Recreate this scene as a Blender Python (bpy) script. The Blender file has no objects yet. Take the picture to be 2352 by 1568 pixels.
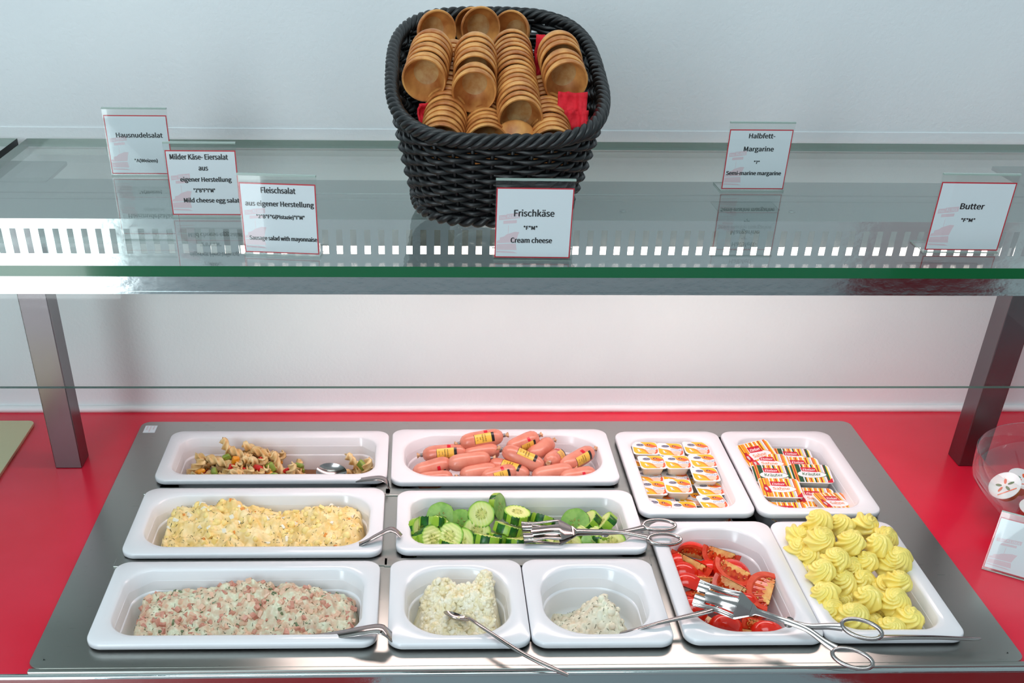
import bpy, math, random
from mathutils import Vector as V, Matrix, noise
SC = bpy.context.scene
COL = SC.collection
RND = random.Random(7)
W, H = 2352, 1568

# ------------------------------------------------------------------ camera
CAM = V((-0.123738, -0.931048, 0.747992))
PITCH, YAW, ROLL, FOC = 0.597601, -0.0330747, 0.0137870, 2437.84
PPX, PPY = W / 2 - 141.97, H / 2 + 513.47
_f = V((-math.sin(YAW) * math.cos(PITCH), math.cos(YAW) * math.cos(PITCH), -math.sin(PITCH)))
_r0 = V((math.cos(YAW), math.sin(YAW), 0)); _u0 = _r0.cross(_f)
_r = _r0 * math.cos(ROLL) + _u0 * math.sin(ROLL); _u = _u0 * math.cos(ROLL) - _r0 * math.sin(ROLL)
cd = bpy.data.cameras.new('camera'); cam = bpy.data.objects.new('camera', cd); COL.objects.link(cam)
cd.sensor_width = 36; cd.lens = FOC / W * 36; cd.shift_x = 141.97 / W; cd.shift_y = 513.47 / W
cd.clip_start = .02
cam.matrix_world = Matrix(((_r.x, _u.x, -_f.x, CAM.x), (_r.y, _u.y, -_f.y, CAM.y), (_r.z, _u.z, -_f.z, CAM.z), (0, 0, 0, 1)))
SC.camera = cam
def _ray(u, v): return _f + _r * ((u - PPX) / FOC) - _u * ((v - PPY) / FOC)
def at(u, v, z):                       # where the line of sight of a photo pixel meets the height z
    d = _ray(u, v); return CAM + d * ((z - CAM.z) / d.z)
def aty(u, v, y):                      # ... meets the vertical plane at depth y
    d = _ray(u, v); return CAM + d * ((y - CAM.y) / d.y)

# ------------------------------------------------------------------ light and exposure
def lin(c):
    return tuple(((x / 255) / 12.92 if x <= 10 else ((x / 255 + .055) / 1.055) ** 2.4) for x in c)
wd = bpy.data.worlds.new('world'); SC.world = wd; wd.use_nodes = True
wd.node_tree.nodes['Background'].inputs[0].default_value = (.72, .94, 1.0, 1)
wd.node_tree.nodes['Background'].inputs[1].default_value = .42
def area(name, loc, size, power, color, target):
    l = bpy.data.lights.new(name, 'AREA'); l.shape = 'RECTANGLE'; l.size, l.size_y = size; l.energy = power; l.color = color
    o = bpy.data.objects.new(name, l); COL.objects.link(o); o.location = loc
    o.rotation_euler = (V(target) - V(loc)).to_track_quat('-Z', 'Y').to_euler(); return o
area('ceiling_light', (-.2, -.6, 2.5), (1.6, .9), 20, (.86, .97, 1.0), (-.2, .1, 0))
area('daylight', (-1.4, -2.85, 1.5), (1.4, 1.6), 30, (.78, .94, 1.0), (0, .5, .3))
SC.view_settings.view_transform = 'Standard'; SC.view_settings.look = 'None'
SC.view_settings.exposure = 0.24; SC.view_settings.gamma = 1; SC.view_settings.use_curve_mapping = False
try:
    SC.cycles.use_denoising = True; SC.cycles.max_bounces = 10; SC.cycles.diffuse_bounces = 4
    SC.cycles.transparent_max_bounces = 24; SC.cycles.glossy_bounces = 5
    SC.cycles.sample_clamp_indirect = 6; SC.cycles.caustics_reflective = False; SC.cycles.caustics_refractive = False
except Exception: pass

# ------------------------------------------------------------------ materials
def mat(name, col, rough=.5, metal=0, **kw):
    m = bpy.data.materials.new(name); m.use_nodes = True
    b = m.node_tree.nodes['Principled BSDF']
    b.inputs['Base Color'].default_value = (*lin(col), 1); b.inputs['Roughness'].default_value = rough; b.inputs['Metallic'].default_value = metal
    for k, v in kw.items():
        b.inputs[k.replace('_', ' ')].default_value = v
    return m
def nodes(m): return m.node_tree.nodes, m.node_tree.links, m.node_tree.nodes['Principled BSDF']
def noisy(m, c1, c2, scale, detail=4, stretch=(1, 1, 1), bump=0, lo=.35, hi=.65, bscale=None):
    n, l, b = nodes(m)
    tc = n.new('ShaderNodeTexCoord'); mp = n.new('ShaderNodeMapping'); mp.inputs['Scale'].default_value = stretch
    t = n.new('ShaderNodeTexNoise'); t.inputs['Scale'].default_value = scale; t.inputs['Detail'].default_value = detail
    r = n.new('ShaderNodeValToRGB'); r.color_ramp.elements[0].position = lo; r.color_ramp.elements[1].position = hi
    r.color_ramp.elements[0].color = (*lin(c1), 1); r.color_ramp.elements[1].color = (*lin(c2), 1)
    l.new(tc.outputs['Object'], mp.inputs[0]); l.new(mp.outputs[0], t.inputs['Vector']); l.new(t.outputs['Fac'], r.inputs[0]); l.new(r.outputs[0], b.inputs['Base Color'])
    if bump:
        bp = n.new('ShaderNodeBump'); bp.inputs['Strength'].default_value = bump; bp.inputs['Distance'].default_value = .002
        src = t
        if bscale:
            src = n.new('ShaderNodeTexNoise'); src.inputs['Scale'].default_value = bscale; src.inputs['Detail'].default_value = 3; l.new(mp.outputs[0], src.inputs['Vector'])
        l.new(src.outputs['Fac'], bp.inputs['Height']); l.new(bp.outputs[0], b.inputs['Normal'])
    return m
def glassy(name, tint, refl=1.0, edge=.25, ior=1.5):
    m = bpy.data.materials.new(name); m.use_nodes = True; n = m.node_tree.nodes; l = m.node_tree.links
    n.remove(n['Principled BSDF']); out = n['Material Output']
    tr = n.new('ShaderNodeBsdfTransparent'); tr.inputs[0].default_value = (*tint, 1)
    gl = n.new('ShaderNodeBsdfGlossy'); gl.inputs['Roughness'].default_value = .015; gl.inputs[0].default_value = (refl, refl, refl, 1)
    fr = n.new('ShaderNodeFresnel'); fr.inputs[0].default_value = ior
    ge = n.new('ShaderNodeNewGeometry'); mr = n.new('ShaderNodeMapRange'); mr.inputs[3].default_value = ior; mr.inputs[4].default_value = 1 / ior
    l.new(ge.outputs['Backfacing'], mr.inputs[0]); l.new(mr.outputs[0], fr.inputs[0])
    lw = n.new('ShaderNodeLayerWeight'); lw.inputs[0].default_value = .25
    pw = n.new('ShaderNodeMath'); pw.operation = 'POWER'; pw.inputs[1].default_value = 3
    mu = n.new('ShaderNodeMath'); mu.operation = 'MULTIPLY'; mu.inputs[1].default_value = edge
    ad = n.new('ShaderNodeMath'); ad.operation = 'ADD'; ad.use_clamp = True
    mx = n.new('ShaderNodeMixShader')
    l.new(lw.outputs['Facing'], pw.inputs[0]); l.new(pw.outputs[0], mu.inputs[0]); l.new(fr.outputs[0], ad.inputs[0]); l.new(mu.outputs[0], ad.inputs[1])
    l.new(ad.outputs[0], mx.inputs[0]); l.new(tr.outputs[0], mx.inputs[1]); l.new(gl.outputs[0], mx.inputs[2]); l.new(mx.outputs[0], out.inputs[0])
    return m
def emit(name, col, s):
    m = bpy.data.materials.new(name); m.use_nodes = True; n = m.node_tree.nodes; l = m.node_tree.links; n.remove(n['Principled BSDF'])
    e = n.new('ShaderNodeEmission'); e.inputs[0].default_value = (*col, 1); e.inputs[1].default_value = s; l.new(e.outputs[0], n['Material Output'].inputs[0]); return m
def brushed(name, col, rough, stretch, amt=.12, bump=.05):
    m = mat(name, col, rough, 1.0); n, l, b = nodes(m)
    tc = n.new('ShaderNodeTexCoord'); mp = n.new('ShaderNodeMapping'); mp.inputs['Scale'].default_value = stretch
    t = n.new('ShaderNodeTexNoise'); t.inputs['Scale'].default_value = 60; t.inputs['Detail'].default_value = 3
    mr = n.new('ShaderNodeMapRange'); mr.inputs[3].default_value = rough - amt; mr.inputs[4].default_value = rough + amt
    l.new(tc.outputs['Object'], mp.inputs[0]); l.new(mp.outputs[0], t.inputs['Vector']); l.new(t.outputs['Fac'], mr.inputs[0]); l.new(mr.outputs[0], b.inputs['Roughness'])
    bp = n.new('ShaderNodeBump'); bp.inputs['Strength'].default_value = bump; bp.inputs['Distance'].default_value = .001
    l.new(t.outputs['Fac'], bp.inputs['Height']); l.new(bp.outputs[0], b.inputs['Normal'])
    return m
M = {}
M['wall'] = noisy(mat('white_plaster', (226, 230, 232), .75), (222, 226, 229), (229, 233, 235), 3, 3, bump=.25, bscale=220)
M['trimwhite'] = mat('white_sealant', (232, 232, 234), .5)
M['red'] = noisy(mat('red_laminate', (216, 22, 54), .26), (214, 18, 50), (220, 28, 60), 6, 3)
M['floor'] = mat('floor_vinyl', (120, 122, 122), .5)
_n, _l, _b = nodes(M['floor']); _t = _n.new('ShaderNodeTexCoord'); _s = _n.new('ShaderNodeSeparateXYZ'); _l.new(_t.outputs['Object'], _s.inputs[0])
def _op(o, a, b):
    m = _n.new('ShaderNodeMath'); m.operation = o; _l.new(a, m.inputs[0])
    if isinstance(b, (int, float)): m.inputs[1].default_value = b
    else: _l.new(b, m.inputs[1])
    return m.outputs[0]
_k = _op('MULTIPLY', _op('GREATER_THAN', _s.outputs[1], -2.0), _op('MAXIMUM', _op('LESS_THAN', _s.outputs[0], -.25), _op('GREATER_THAN', _s.outputs[0], 1.0)))  # red zones added to the unseen floor so the steel edge trim mirrors red
_mx = _n.new('ShaderNodeMix'); _mx.data_type = 'RGBA'; _mx.inputs[6].default_value = (*lin((168, 176, 180)), 1); _mx.inputs[7].default_value = (*lin((168, 0, 14)), 1); _l.new(_k, _mx.inputs[0]); _l.new(_mx.outputs[2], _b.inputs['Base Color'])
M['redreflect'] = mat('red_reflection_panel', (150, 20, 36), .5)  # for the added panel that the steel fascia reflects
M['steel'] = brushed('brushed_steel', (182, 184, 179), .29, (.6, 14, 14), .035, .015)
M['steelold'] = brushed('worn_steel', (214, 208, 172), .5, (.6, 14, 14), .06, .06)
M['poststeel'] = brushed('post_steel', (116, 105, 109), .24, (3, 3, .6), .05, .015)
M['polish'] = brushed('polished_steel', (196, 202, 202), .1, (1, 1, 2), .05, .12)
M['satin'] = brushed('satin_steel', (132, 140, 140), .42, (.5, 10, 10), .06, .03)
M['cutlery'] = mat('cutlery_steel', (170, 162, 160), .17, 1)
M['dark'] = mat('dark_well', (34, 36, 38), .5, .3)
M['glass'] = glassy('shelf_glass', (.925, .965, .945), .95, .02, 1.52)
M['pane'] = glassy('pane_glass', (.965, .985, .975), .9, .02, 1.3)
M['gedge'] = mat('glass_edge', (0, 92, 52), .12)
M['gedge'].node_tree.nodes['Principled BSDF'].inputs['Coat Weight'].default_value = .5
M['pedge'] = mat('pane_edge', (70, 92, 86), .15)
M['bowlglass'] = glassy('bowl_glass', (.96, .98, .975), 1, 1.1, 1.5)
M['acryl'] = glassy('acrylic', (.975, .985, .98), .9, .12, 1.35)
M['acedge'] = mat('acrylic_edge', (150, 168, 160), .2)
M['lamp'] = emit('lamp_diffuser', (1.0, .74, .72), 9.0)
M['window'] = emit('window_daylight', (.86, .96, 1.0), 5.0)
M['pan'] = mat('white_melamine', (233, 232, 236), .16)
M['paper'] = mat('card_paper', (226, 232, 238), .6)
M['cardred'] = mat('card_red', (200, 30, 50), .5)
M['stickerink'] = mat('faded_sticker_print', (214, 140, 140), .6)
M['ink'] = mat('black_ink', (22, 24, 28), .6)
M['logo'] = mat('faded_logo_red', (226, 202, 210), .6)
M['wood'] = noisy(mat('orange_wood', (190, 125, 62), .5), (160, 88, 36), (214, 152, 84), 55, 5, (1, 1, .5), bump=.15)
M['wicker'] = mat('black_wicker', (13, 14, 16), .42)
M['napkin'] = noisy(mat('red_napkin', (205, 14, 36), .8), (196, 10, 32), (214, 20, 42), 200, 2, bump=.3)
# ------------------------------------------------------------------ mesh helpers
class MB:
    def __init__(s): s.v = []; s.f = []; s.m = []; s.s = []
    def add(s, vs, fs, mi=0, smooth=True, mx=None):
        o = len(s.v)
        s.v += [tuple(mx @ V(p)) for p in vs] if mx else [tuple(p) for p in vs]
        for f in fs: s.f.append(tuple(i + o for i in f)); s.m.append(mi); s.s.append(smooth)
        return s
    def box(s, a, b, mi=0, mx=None):
        x0, y0, z0 = a; x1, y1, z1 = b
        return s.add([(x0, y0, z0), (x1, y0, z0), (x1, y1, z0), (x0, y1, z0), (x0, y0, z1), (x1, y0, z1), (x1, y1, z1), (x0, y1, z1)],
                     [(0, 3, 2, 1), (4, 5, 6, 7), (0, 1, 5, 4), (1, 2, 6, 5), (2, 3, 7, 6), (3, 0, 4, 7)], mi, False, mx)
    def loft(s, rings, closed=True, cap0=False, cap1=False, mi=0, smooth=True, wrap=False, mx=None):
        n = len(rings[0]); vs = [p for r in rings for p in r]; fs = []
        k = len(rings)
        for i in range(k if wrap else k - 1):
            a, b = i * n, ((i + 1) % k) * n
            for j in range(n if closed else n - 1):
                j2 = (j + 1) % n; fs.append((a + j, a + j2, b + j2, b + j))
        if cap0: fs.append(tuple(reversed(range(n))))
        if cap1: fs.append(tuple(range((k - 1) * n, k * n)))
        return s.add(vs, fs, mi, smooth, mx)
    def tube(s, pts, r, n=8, closed=False, mi=0, flat=1.0, mx=None):
        pts = [V(p) for p in pts]; k = len(pts); rings = []; up = None
        for i, p in enumerate(pts):
            t = (pts[(i + 1) % k] - pts[i - 1]) if closed else (pts[min(i + 1, k - 1)] - pts[max(i - 1, 0)])
            t.normalize()
            if up is None:
                up = V((0, 0, 1)) if abs(t.z) < .9 else V((0, 1, 0))
            up = (up - t * up.dot(t)).normalized(); sd = t.cross(up)
            rr = r[i] if isinstance(r, (list, tuple)) else r
            rings.append([p + sd * (rr * math.cos(a)) + up * (rr * flat * math.sin(a)) for a in [2 * math.pi * j / n for j in range(n)]])
        return s.loft(rings, True, not closed, not closed, mi, True, closed, mx)
    def lathe(s, prof, n=24, mi=0, mx=None, wave=None):
        rings = []
        for i, (r, z) in enumerate(prof):
            rings.append([(r * math.cos(a) * (wave(i, a) if wave else 1), r * math.sin(a) * (wave(i, a) if wave else 1), z) for a in [2 * math.pi * j / n for j in range(n)]])
        return s.loft(rings, True, prof[0][0] > 1e-6, prof[-1][0] > 1e-6, mi, True, False, mx)
    def ribbon(s, pts, widths, th, side, mi=0, mx=None, smooth=True):
        pts = [V(p) for p in pts]; k = len(pts); rings = []
        for i, p in enumerate(pts):
            t = (pts[min(i + 1, k - 1)] - pts[max(i - 1, 0)]).normalized()
            sd = V(side[i] if isinstance(side, list) else side); sd = (sd - t * sd.dot(t)).normalized(); up = sd.cross(t)
            w = widths[i] / 2; h = (th[i] if isinstance(th, list) else th) / 2; e = min(w, h) * .6
            rings.append([p + sd * x + up * y for x, y in ((-w, -h + e), (-w, h - e), (-w + e, h), (w - e, h), (w, h - e), (w, -h + e), (w - e, -h), (-w + e, -h))])
        return s.loft(rings, True, True, True, mi, smooth, False, mx)
    def build(s, name, mats, parent=None, angle=None, bevel=0):
        me = bpy.data.meshes.new(name); me.from_pydata(s.v, [], s.f)
        for m in (mats if isinstance(mats, (list, tuple)) else [mats]): me.materials.append(M[m] if isinstance(m, str) else m)
        me.polygons.foreach_set('material_index', s.m); me.polygons.foreach_set('use_smooth', s.s)
        if angle: me.set_sharp_from_angle(angle=math.radians(angle))
        me.update()
        o = bpy.data.objects.new(name, me); COL.objects.link(o)
        if parent: o.parent = parent
        if bevel:
            b = o.modifiers.new('bevel', 'BEVEL'); b.width = bevel; b.segments = 2; b.limit_method = 'ANGLE'
        return o
def tag(o, label, cat, group=None, kind=None):
    o['label'] = label; o['category'] = cat
    if group: o['group'] = group
    if kind: o['kind'] = kind
    return o
def struct(o): o['kind'] = 'structure'; return o
def empty(name, loc=(0, 0, 0), rot=None):
    o = bpy.data.objects.new(name, None); o.empty_display_size = .01; COL.objects.link(o); o.location = loc
    if rot is not None: o.rotation_mode = 'QUATERNION'; o.rotation_quaternion = rot
    return o
def dup(o, loc=None, rot=None, scale=None, parent=None):
    c = o.copy(); COL.objects.link(c)
    if parent is not None: c.parent = parent
    if loc is not None: c.location = loc
    if rot is not None: c.rotation_mode = 'QUATERNION'; c.rotation_quaternion = rot
    if scale is not None: c.scale = (scale,) * 3 if not isinstance(scale, tuple) else scale
    for ch in o.children: dup(ch, parent=c)
    return c
def frame(z, x=None):                  # quaternion whose local Z is z and local X near x
    z = V(z).normalized(); x = V(x if x else (1, 0, 0)); x = (x - z * x.dot(z))
    if x.length < 1e-4: x = V((0, 1, 0)) - z * z.y
    x.normalize(); y = z.cross(x)
    return Matrix((x, y, z)).transposed().to_quaternion()
def rr(x0, x1, y0, y1, r, z, n=8):
    o = []
    for cx, cy, a0 in ((x1 - r, y1 - r, 0), (x0 + r, y1 - r, 90), (x0 + r, y0 + r, 180), (x1 - r, y0 + r, 270)):
        for i in range(n):
            a = math.radians(a0 + 90 * i / (n - 1)); o.append((cx + r * math.cos(a), cy + r * math.sin(a), z))
    return o
def cr(pts, n=8):                      # Catmull-Rom through points
    P = [V(p) for p in pts]; o = []
    for i in range(len(P) - 1):
        a, b, c, d = P[max(i - 1, 0)], P[i], P[i + 1], P[min(i + 2, len(P) - 1)]
        for k in range(n):
            t = k / n; o.append(.5 * ((2 * b) + (c - a) * t + (2 * a - 5 * b + 4 * c - d) * t * t + (3 * b - a - 3 * c + d) * t ** 3))
    return o + [P[-1]]
def lerpl(vals, n): 
    o = []
    for i in range(n):
        t = i / (n - 1) * (len(vals) - 1); k = min(int(t), len(vals) - 2); o.append(vals[k] + (vals[k + 1] - vals[k]) * (t - k))
    return o
_tc = {}
try:                                    # Blender's own bundled sans-serif font, else its built-in one
    import os
    FONT = bpy.data.fonts.load(os.path.join(bpy.utils.resource_path('LOCAL'), 'datafiles', 'fonts', 'Noto Sans CJK Regular.woff2'))
except Exception:
    FONT = None
def text_geo(s, bold=.012, shear=0):
    key = (s, bold, shear)
    if key not in _tc:
        c = bpy.data.curves.new('t', 'FONT'); c.body = s; c.size = 1
        if FONT: c.font = FONT
        c.offset = bold; c.shear = shear; c.resolution_u = 3; c.fill_mode = 'FRONT' if hasattr(c, 'fill_mode') else 'FRONT'
        o = bpy.data.objects.new('t', c); COL.objects.link(o)
        me = o.to_mesh(); vs = [tuple(v.co) for v in me.vertices]; fs = [tuple(p.vertices) for p in me.polygons]; o.to_mesh_clear()
        bpy.data.objects.remove(o); bpy.data.curves.remove(c)
        x0 = min(v[0] for v in vs); x1 = max(v[0] for v in vs); y0 = min(v[1] for v in vs); y1 = max(v[1] for v in vs)
        _tc[key] = (vs, fs, x0, x1, y0, y1)
    return _tc[key]
def put_text(mb, s, cx, cy, w, h=None, z=0, mi=0, bold=0, shear=0, mx=None, capscale=None):
    """centre (cx,cy), width w, height h of the glyph box; local XY plane at z"""
    vs, fs, x0, x1, y0, y1 = text_geo(s, bold, shear)
    sx = w / (x1 - x0); sy = (h / (y1 - y0)) if h else (capscale if capscale else sx)
    mb.add([((v[0] - (x0 + x1) / 2) * sx + cx, (v[1] - (y0 + y1) / 2) * sy + cy, z) for v in vs], fs, mi, False, mx)
def poly(mb, pts, z, mi, mx=None): mb.add([(p[0], p[1], z) for p in pts], [tuple(range(len(pts)))], mi, False, mx)
def ell(cx, cy, a, b, n=20, rot=0):
    return [(cx + a * math.cos(t) * math.cos(rot) - b * math.sin(t) * math.sin(rot), cy + a * math.cos(t) * math.sin(rot) + b * math.sin(t) * math.cos(rot)) for t in [2 * math.pi * i / n for i in range(n)]]

# ------------------------------------------------------------------ the setting
wl = MB().box((-2.4, .612, -.9), (2.4, .75, 2.6)).build('wall_back', 'wall'); struct(wl)
struct(MB().box((-2.4, -3.1, -.95), (2.4, .75, -.9)).build('floor', 'floor'))
struct(MB().box((-2.4, -3.1, -.9), (2.4, -3.0, 2.6)).build('wall_front', 'wall'))
struct(MB().box((1.75, -3.0, -.9), (2.4, -2.97, .1)).build('reflection_panel', 'redreflect'))  # unseen red panel, added to redden the right end of the fascia's reflection
struct(MB().box((-2.35, -3.0, -.9), (-1.42, -2.98, 1.5)).build('window_1', 'window'))
struct(MB().box((-2.4, .6110, .395), (2.4, .614, .4215)).build('trim_1', 'wall'))
sb = MB(); n = 60
sb.tube([(-1.5 + 3 * i / n, .609 + .0008 * noise.noise((i * 3.1, 0, 0)), .001 + .001 * noise.noise((i * 2.3, 5, 0))) for i in range(n + 1)], .006, 8)
struct(sb.build('trim_2', 'trimwhite'))

# ------------------------------------------------------------------ counter
cn = empty('serving_counter', (0, .25, -.9))
tag(cn, 'bright red laminate serving counter with a steel front edge along the white wall', 'counter')
c = MB(); HX0, HX1, HY0, HY1 = -.535, .535, -.012, .545
def slab(mb, x0, x1, y0, y1, z0, z1, hx0, hx1, hy0, hy1, mi=0):
    mb.box((x0, y0, z0), (hx0, y1, z1), mi); mb.box((hx1, y0, z0), (x1, y1, z1), mi)
    mb.box((hx0, y0, z0), (hx1, hy0, z1), mi); mb.box((hx0, hy1, z0), (hx1, y1, z1), mi)
def off(o, root): o.parent = root; o.matrix_parent_inverse = root.matrix_world.inverted(); return o
def child(mb, name, mats, root, **k):       # part modelled in world coordinates under a placed root
    o = mb.build(name, mats, None, **k); o.parent = root
    o.matrix_parent_inverse = (Matrix.Translation(root.location) @ (root.rotation_quaternion.to_matrix().to_4x4() if root.rotation_mode == 'QUATERNION' else root.rotation_euler.to_matrix().to_4x4())).inverted()
    return o
slab(c, -1.6, 1.6, -.034, .606, -.043, -.003, HX0, HX1, HY0, HY1); child(c, 'worktop', 'red', cn)
c = MB(); c.box((-1.6, -.02, -.9), (1.6, .6, -.16)); child(c, 'cabinet_body', 'red', cn)
c = MB(); prof = [(-.034, -.003), (-.0365, -.003), (-.0382, -.0036), (-.0392, -.005), (-.0396, -.007), (-.0396, -.05), (-.034, -.05)]
c.loft([[(x, y, z) for y, z in prof] for x in (-1.6, 1.6)], True, True, True, 0, True); child(c, 'edge_trim', 'polish', cn, angle=40)

# steel well panel with three openings and cross bars
pn = empty('cold_buffet_well', (0, .27, -.003)); tag(pn, 'large brushed steel panel holding all the white food pans', 'panel')
c = MB()
px0, px1, py0, py1 = -.554, .552, -.028, .567
ops = [(-.488, -.186), (-.149, .149), (.187, .485)]; oy0, oy1 = .013, .513
ring = rr(px0, px1, py0, py1, .014, -.0004, 6)
xs = [px0 + .014, ops[0][0], ops[0][1], ops[1][0], ops[1][1], ops[2][0], ops[2][1], px1 - .014]
z0, z1 = -.003, -.0004
c.loft([rr(px0 - .0005, px1 + .0005, py0 - .0005, py1 + .0005, .0145, z0, 6), rr(px0, px1, py0, py1, .014, z1, 6), rr(px0 + .014, px1 - .014, py0 + .014, py1 - .014, .004, z1, 6)], True, False, False, 0, False)
for a, b in ((px0 + .014, ops[0][0]), (ops[0][1], ops[1][0]), (ops[1][1], ops[2][0]), (ops[2][1], px1 - .014)): c.box((a, py0 + .014, z0), (b, py1 - .014, z1))
for a, b in ops:
    c.box((a, py0 + .014, z0), (b, oy0, z1)); c.box((a, oy1, z0), (b, py1 - .014, z1))
child(c, 'panel_sheet', 'steel', pn)
c = MB(); c.box((px0 + .002, -.034, -.0035), (px1 - .002, -.027, -.0008)); child(c, 'front_fold', 'steel', pn, bevel=.001)
for i, (a, b) in enumerate(ops):
    c = MB(); w = .001
    c.box((a - w, oy0, -.085), (a, oy1, -.003)); c.box((b, oy0, -.085), (b + w, oy1, -.003)); c.box((a - w, oy0 - w, -.085), (b + w, oy0, -.003)); c.box((a - w, oy1, -.085), (b + w, oy1 + w, -.003)); c.box((a - w, oy0 - w, -.087), (b + w, oy1 + w, -.085))
    child(c, 'well', 'dark', pn)
def bar(x0, x1, y, label):
    o = MB().box((x0, y - .009, -.0004), (x1, y + .009, .0012)).build('divider_bar', 'steel', None, bevel=.0006); tag(o, label, 'bar')
bar(-.506, -.166, .1755, 'thin steel bar between the sausage salad and egg salad pans')
bar(-.506, -.166, .352, 'thin steel bar between the egg salad and pasta salad pans')
bar(-.173, .168, .3475, 'thin steel bar between the sausage pan and cucumber pan')
bar(-.170, .166, .1735, 'thin steel bar between the cucumber pan and the two cheese pans')
c = MB(); c.loft([rr(-.005, .005, .02, .16, .004, z, 4) for z in (-.0004, .0012)], True, True, True, 0, False)
st = MB(); q = at(345, 985, 0)
st.box((-.009, -.0115, 0), (.009, .0115, .0004), 0)
for xx, ln, cy in ((-.005, .012, .003), (0, .018, 0), (.005, .011, .004)):
    put_text(st, 'iiiiiii', 0, 0, ln, .0022, .0005, 1, 0, mx=Matrix.Translation((xx, cy, 0)) @ Matrix.Rotation(math.radians(-90), 4, 'Z'))
so = st.build('sticker', ['paper', 'stickerink']); so.location = (q.x, q.y, -.0004)
tag(so, 'small white sticker with faded red print on the steel panel corner', 'sticker')
cv = MB(); cv.loft([rr(-1.5, -.719, -.027, .567, .010, z, 5) for z in (-.003, .0022)], True, True, True, 0, False)
tag(cv.build('steel_cover', ['steelold'], None, bevel=.0008), 'dull steel cover plate lying on the counter at the far left', 'cover')

# ------------------------------------------------------------------ glass sneeze guard
SX0, SX1, ZT = -.655, .74, .41
sg = empty('sneeze_guard', (0, .44, -.003)); tag(sg, 'glass buffet shelf with steel lamp housing and two square posts over the pans', 'sneeze guard')
def glass_slab(mb, x0, x1, y0, y1, z0, z1):
    mb.box((x0, y0, z0), (x1, y1, z1)); k = len(mb.m); mb.m[k - 4:] = [1] * 4
c = MB(); glass_slab(c, SX0, SX1, .076, .597, ZT - .0105, ZT); child(c, 'glass_shelf', ['glass', 'gedge'], sg)
c = MB(); glass_slab(c, -.80, .86, .281, .287, .188, .392); c.m[-6:] = [1, 1, 0, 1, 0, 1]; child(c, 'glass_pane', ['pane', 'pedge'], sg)
hs = MB(); HZ0, HZ1 = .313, .398; yF = .27; t = .0012; sz0, sz1 = .359, .387
x0h, x1h = -.80, .86
hs.box((x0h, yF, HZ0), (x1h, yF + t, sz0)); hs.box((x0h, yF, sz1), (x1h, yF + t, HZ1))
x = -.8095 + .0158 * .5
k = 0
edges = []
xs0 = -.5935 - .0158 * 12
for i in range(96):
    a = xs0 + i * .0158; edges.append((a - .0034, a + .0034))
prev = x0h
for a, b in edges:
    if a > prev and b < x1h: hs.box((prev, yF, sz0), (a, yF + t, sz1)); prev = b
hs.box((prev, yF, sz0), (x1h, yF + t, sz1))
hs.box((x0h, yF - .0006, HZ0 - .001), (x1h, yF + .004, HZ0 + .002))
housing = child(hs, 'lamp_housing', ['polish'], sg)
c = MB(); c.box((x0h, yF + t, HZ1 - t), (x1h, .438, HZ1)); c.box((x0h, .436, .318), (x1h, .438, HZ1 - t))
c.tube([(x0h, .375, HZ1), (x1h, .375, HZ1)], .0012, 8); c.tube([(x0h, .349, HZ1), (x1h, .349, HZ1)], .0006, 6)
for u in (430, 640, 1430, 1815): 
    p = at(u, 482, .3985); c.lathe([(.0042, .0), (.0042, .0006), (.003, .0016), (0, .0018)], 14, 0, Matrix.Translation((p.x, .277 + .03, HZ1)))
child(c, 'housing_top', ['satin'], sg)
c = MB(); c.box((-.34, .352, .332), (.585, .425, .345)); child(c, 'lamp', ['lamp'], sg)
c = MB(); c.box((-.36, .345, .345), (.605, .432, .3965)); child(c, 'lamp_ballast', ['satin'], sg)
for xa, nm in ((-.649, 'l'), (.668, 'r')):
    c = MB(); c.box((xa, .424, -.003), (xa + .038, .462, .372)); child(c, 'post', ['poststeel'], sg, bevel=.0012)
    c = MB(); c.loft([rr(xa - .03, xa + .068, .42, .52, .006, z, 4) for z in (.3955, .3993)], True, True, True, 0, False); c.box((xa, .439, .37), (xa + .038, .462, .3955)); child(c, 'post_plate', ['satin'], sg)
c = MB(); glass_slab(c, -1.4, -.668, .076, .597, ZT - .0105, ZT); c.m[-3] = 2
o = c.build('glass_shelf', ['glass', 'gedge', 'dark']); tag(o, 'neighbouring glass shelf whose dark edge shows at the upper left', 'shelf')

# ------------------------------------------------------------------ food pans
def pan(x0, x1, y0, y1, label, rc=.052, depth=.055, rw=.019, ro=.018):
    h = .0095; m = MB(); cx, cy = (x0 + x1) / 2, (y0 + y1) / 2
    R = lambda i, r, z: [(x - cx, y - cy, zz) for x, y, zz in rr(x0 + i, x1 - i, y0 + i, y1 - i, r, z, 16)]
    rings = [R(rw + .0015, rc - .002, -.006), R(rw - .004, ro, .0005), R(.002, ro - .002, .0005), R(.0, ro, .0025), R(.0, ro, .0065), R(.0004, ro, .0086), R(.0016, ro, h), R(rw - .006, rc * .9, h), R(rw - .002, rc, h - .0008), R(rw, rc, h - .003), R(rw + .002, rc, -.016), R(rw + .0026, rc, -.0178), R(rw + .0036, rc - .001, -.0186), R(rw + .0046, rc - .001, -.0192), R(rw + .0050, rc - .001, -.021), R(rw + .006, rc - .002, -depth + .010), R(rw + .008, rc - .004, -depth + .004), R(rw + .014, rc - .010, -depth)]
    m.loft(rings, True, False, True)
    out = [R(rw + .0015, rc - .002, -.006), R(rw + .004, rc - .003, -.02), R(rw + .0045, rc - .003, -depth + .01), R(rw + .010, rc - .008, -depth - .003)]
    m.loft(list(reversed(out)), True, True, False)
    o = m.build('food_pan', 'pan', None); o.location = (cx, cy, .001); tag(o, label, 'food pan', 'white food pans'); return o
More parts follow.
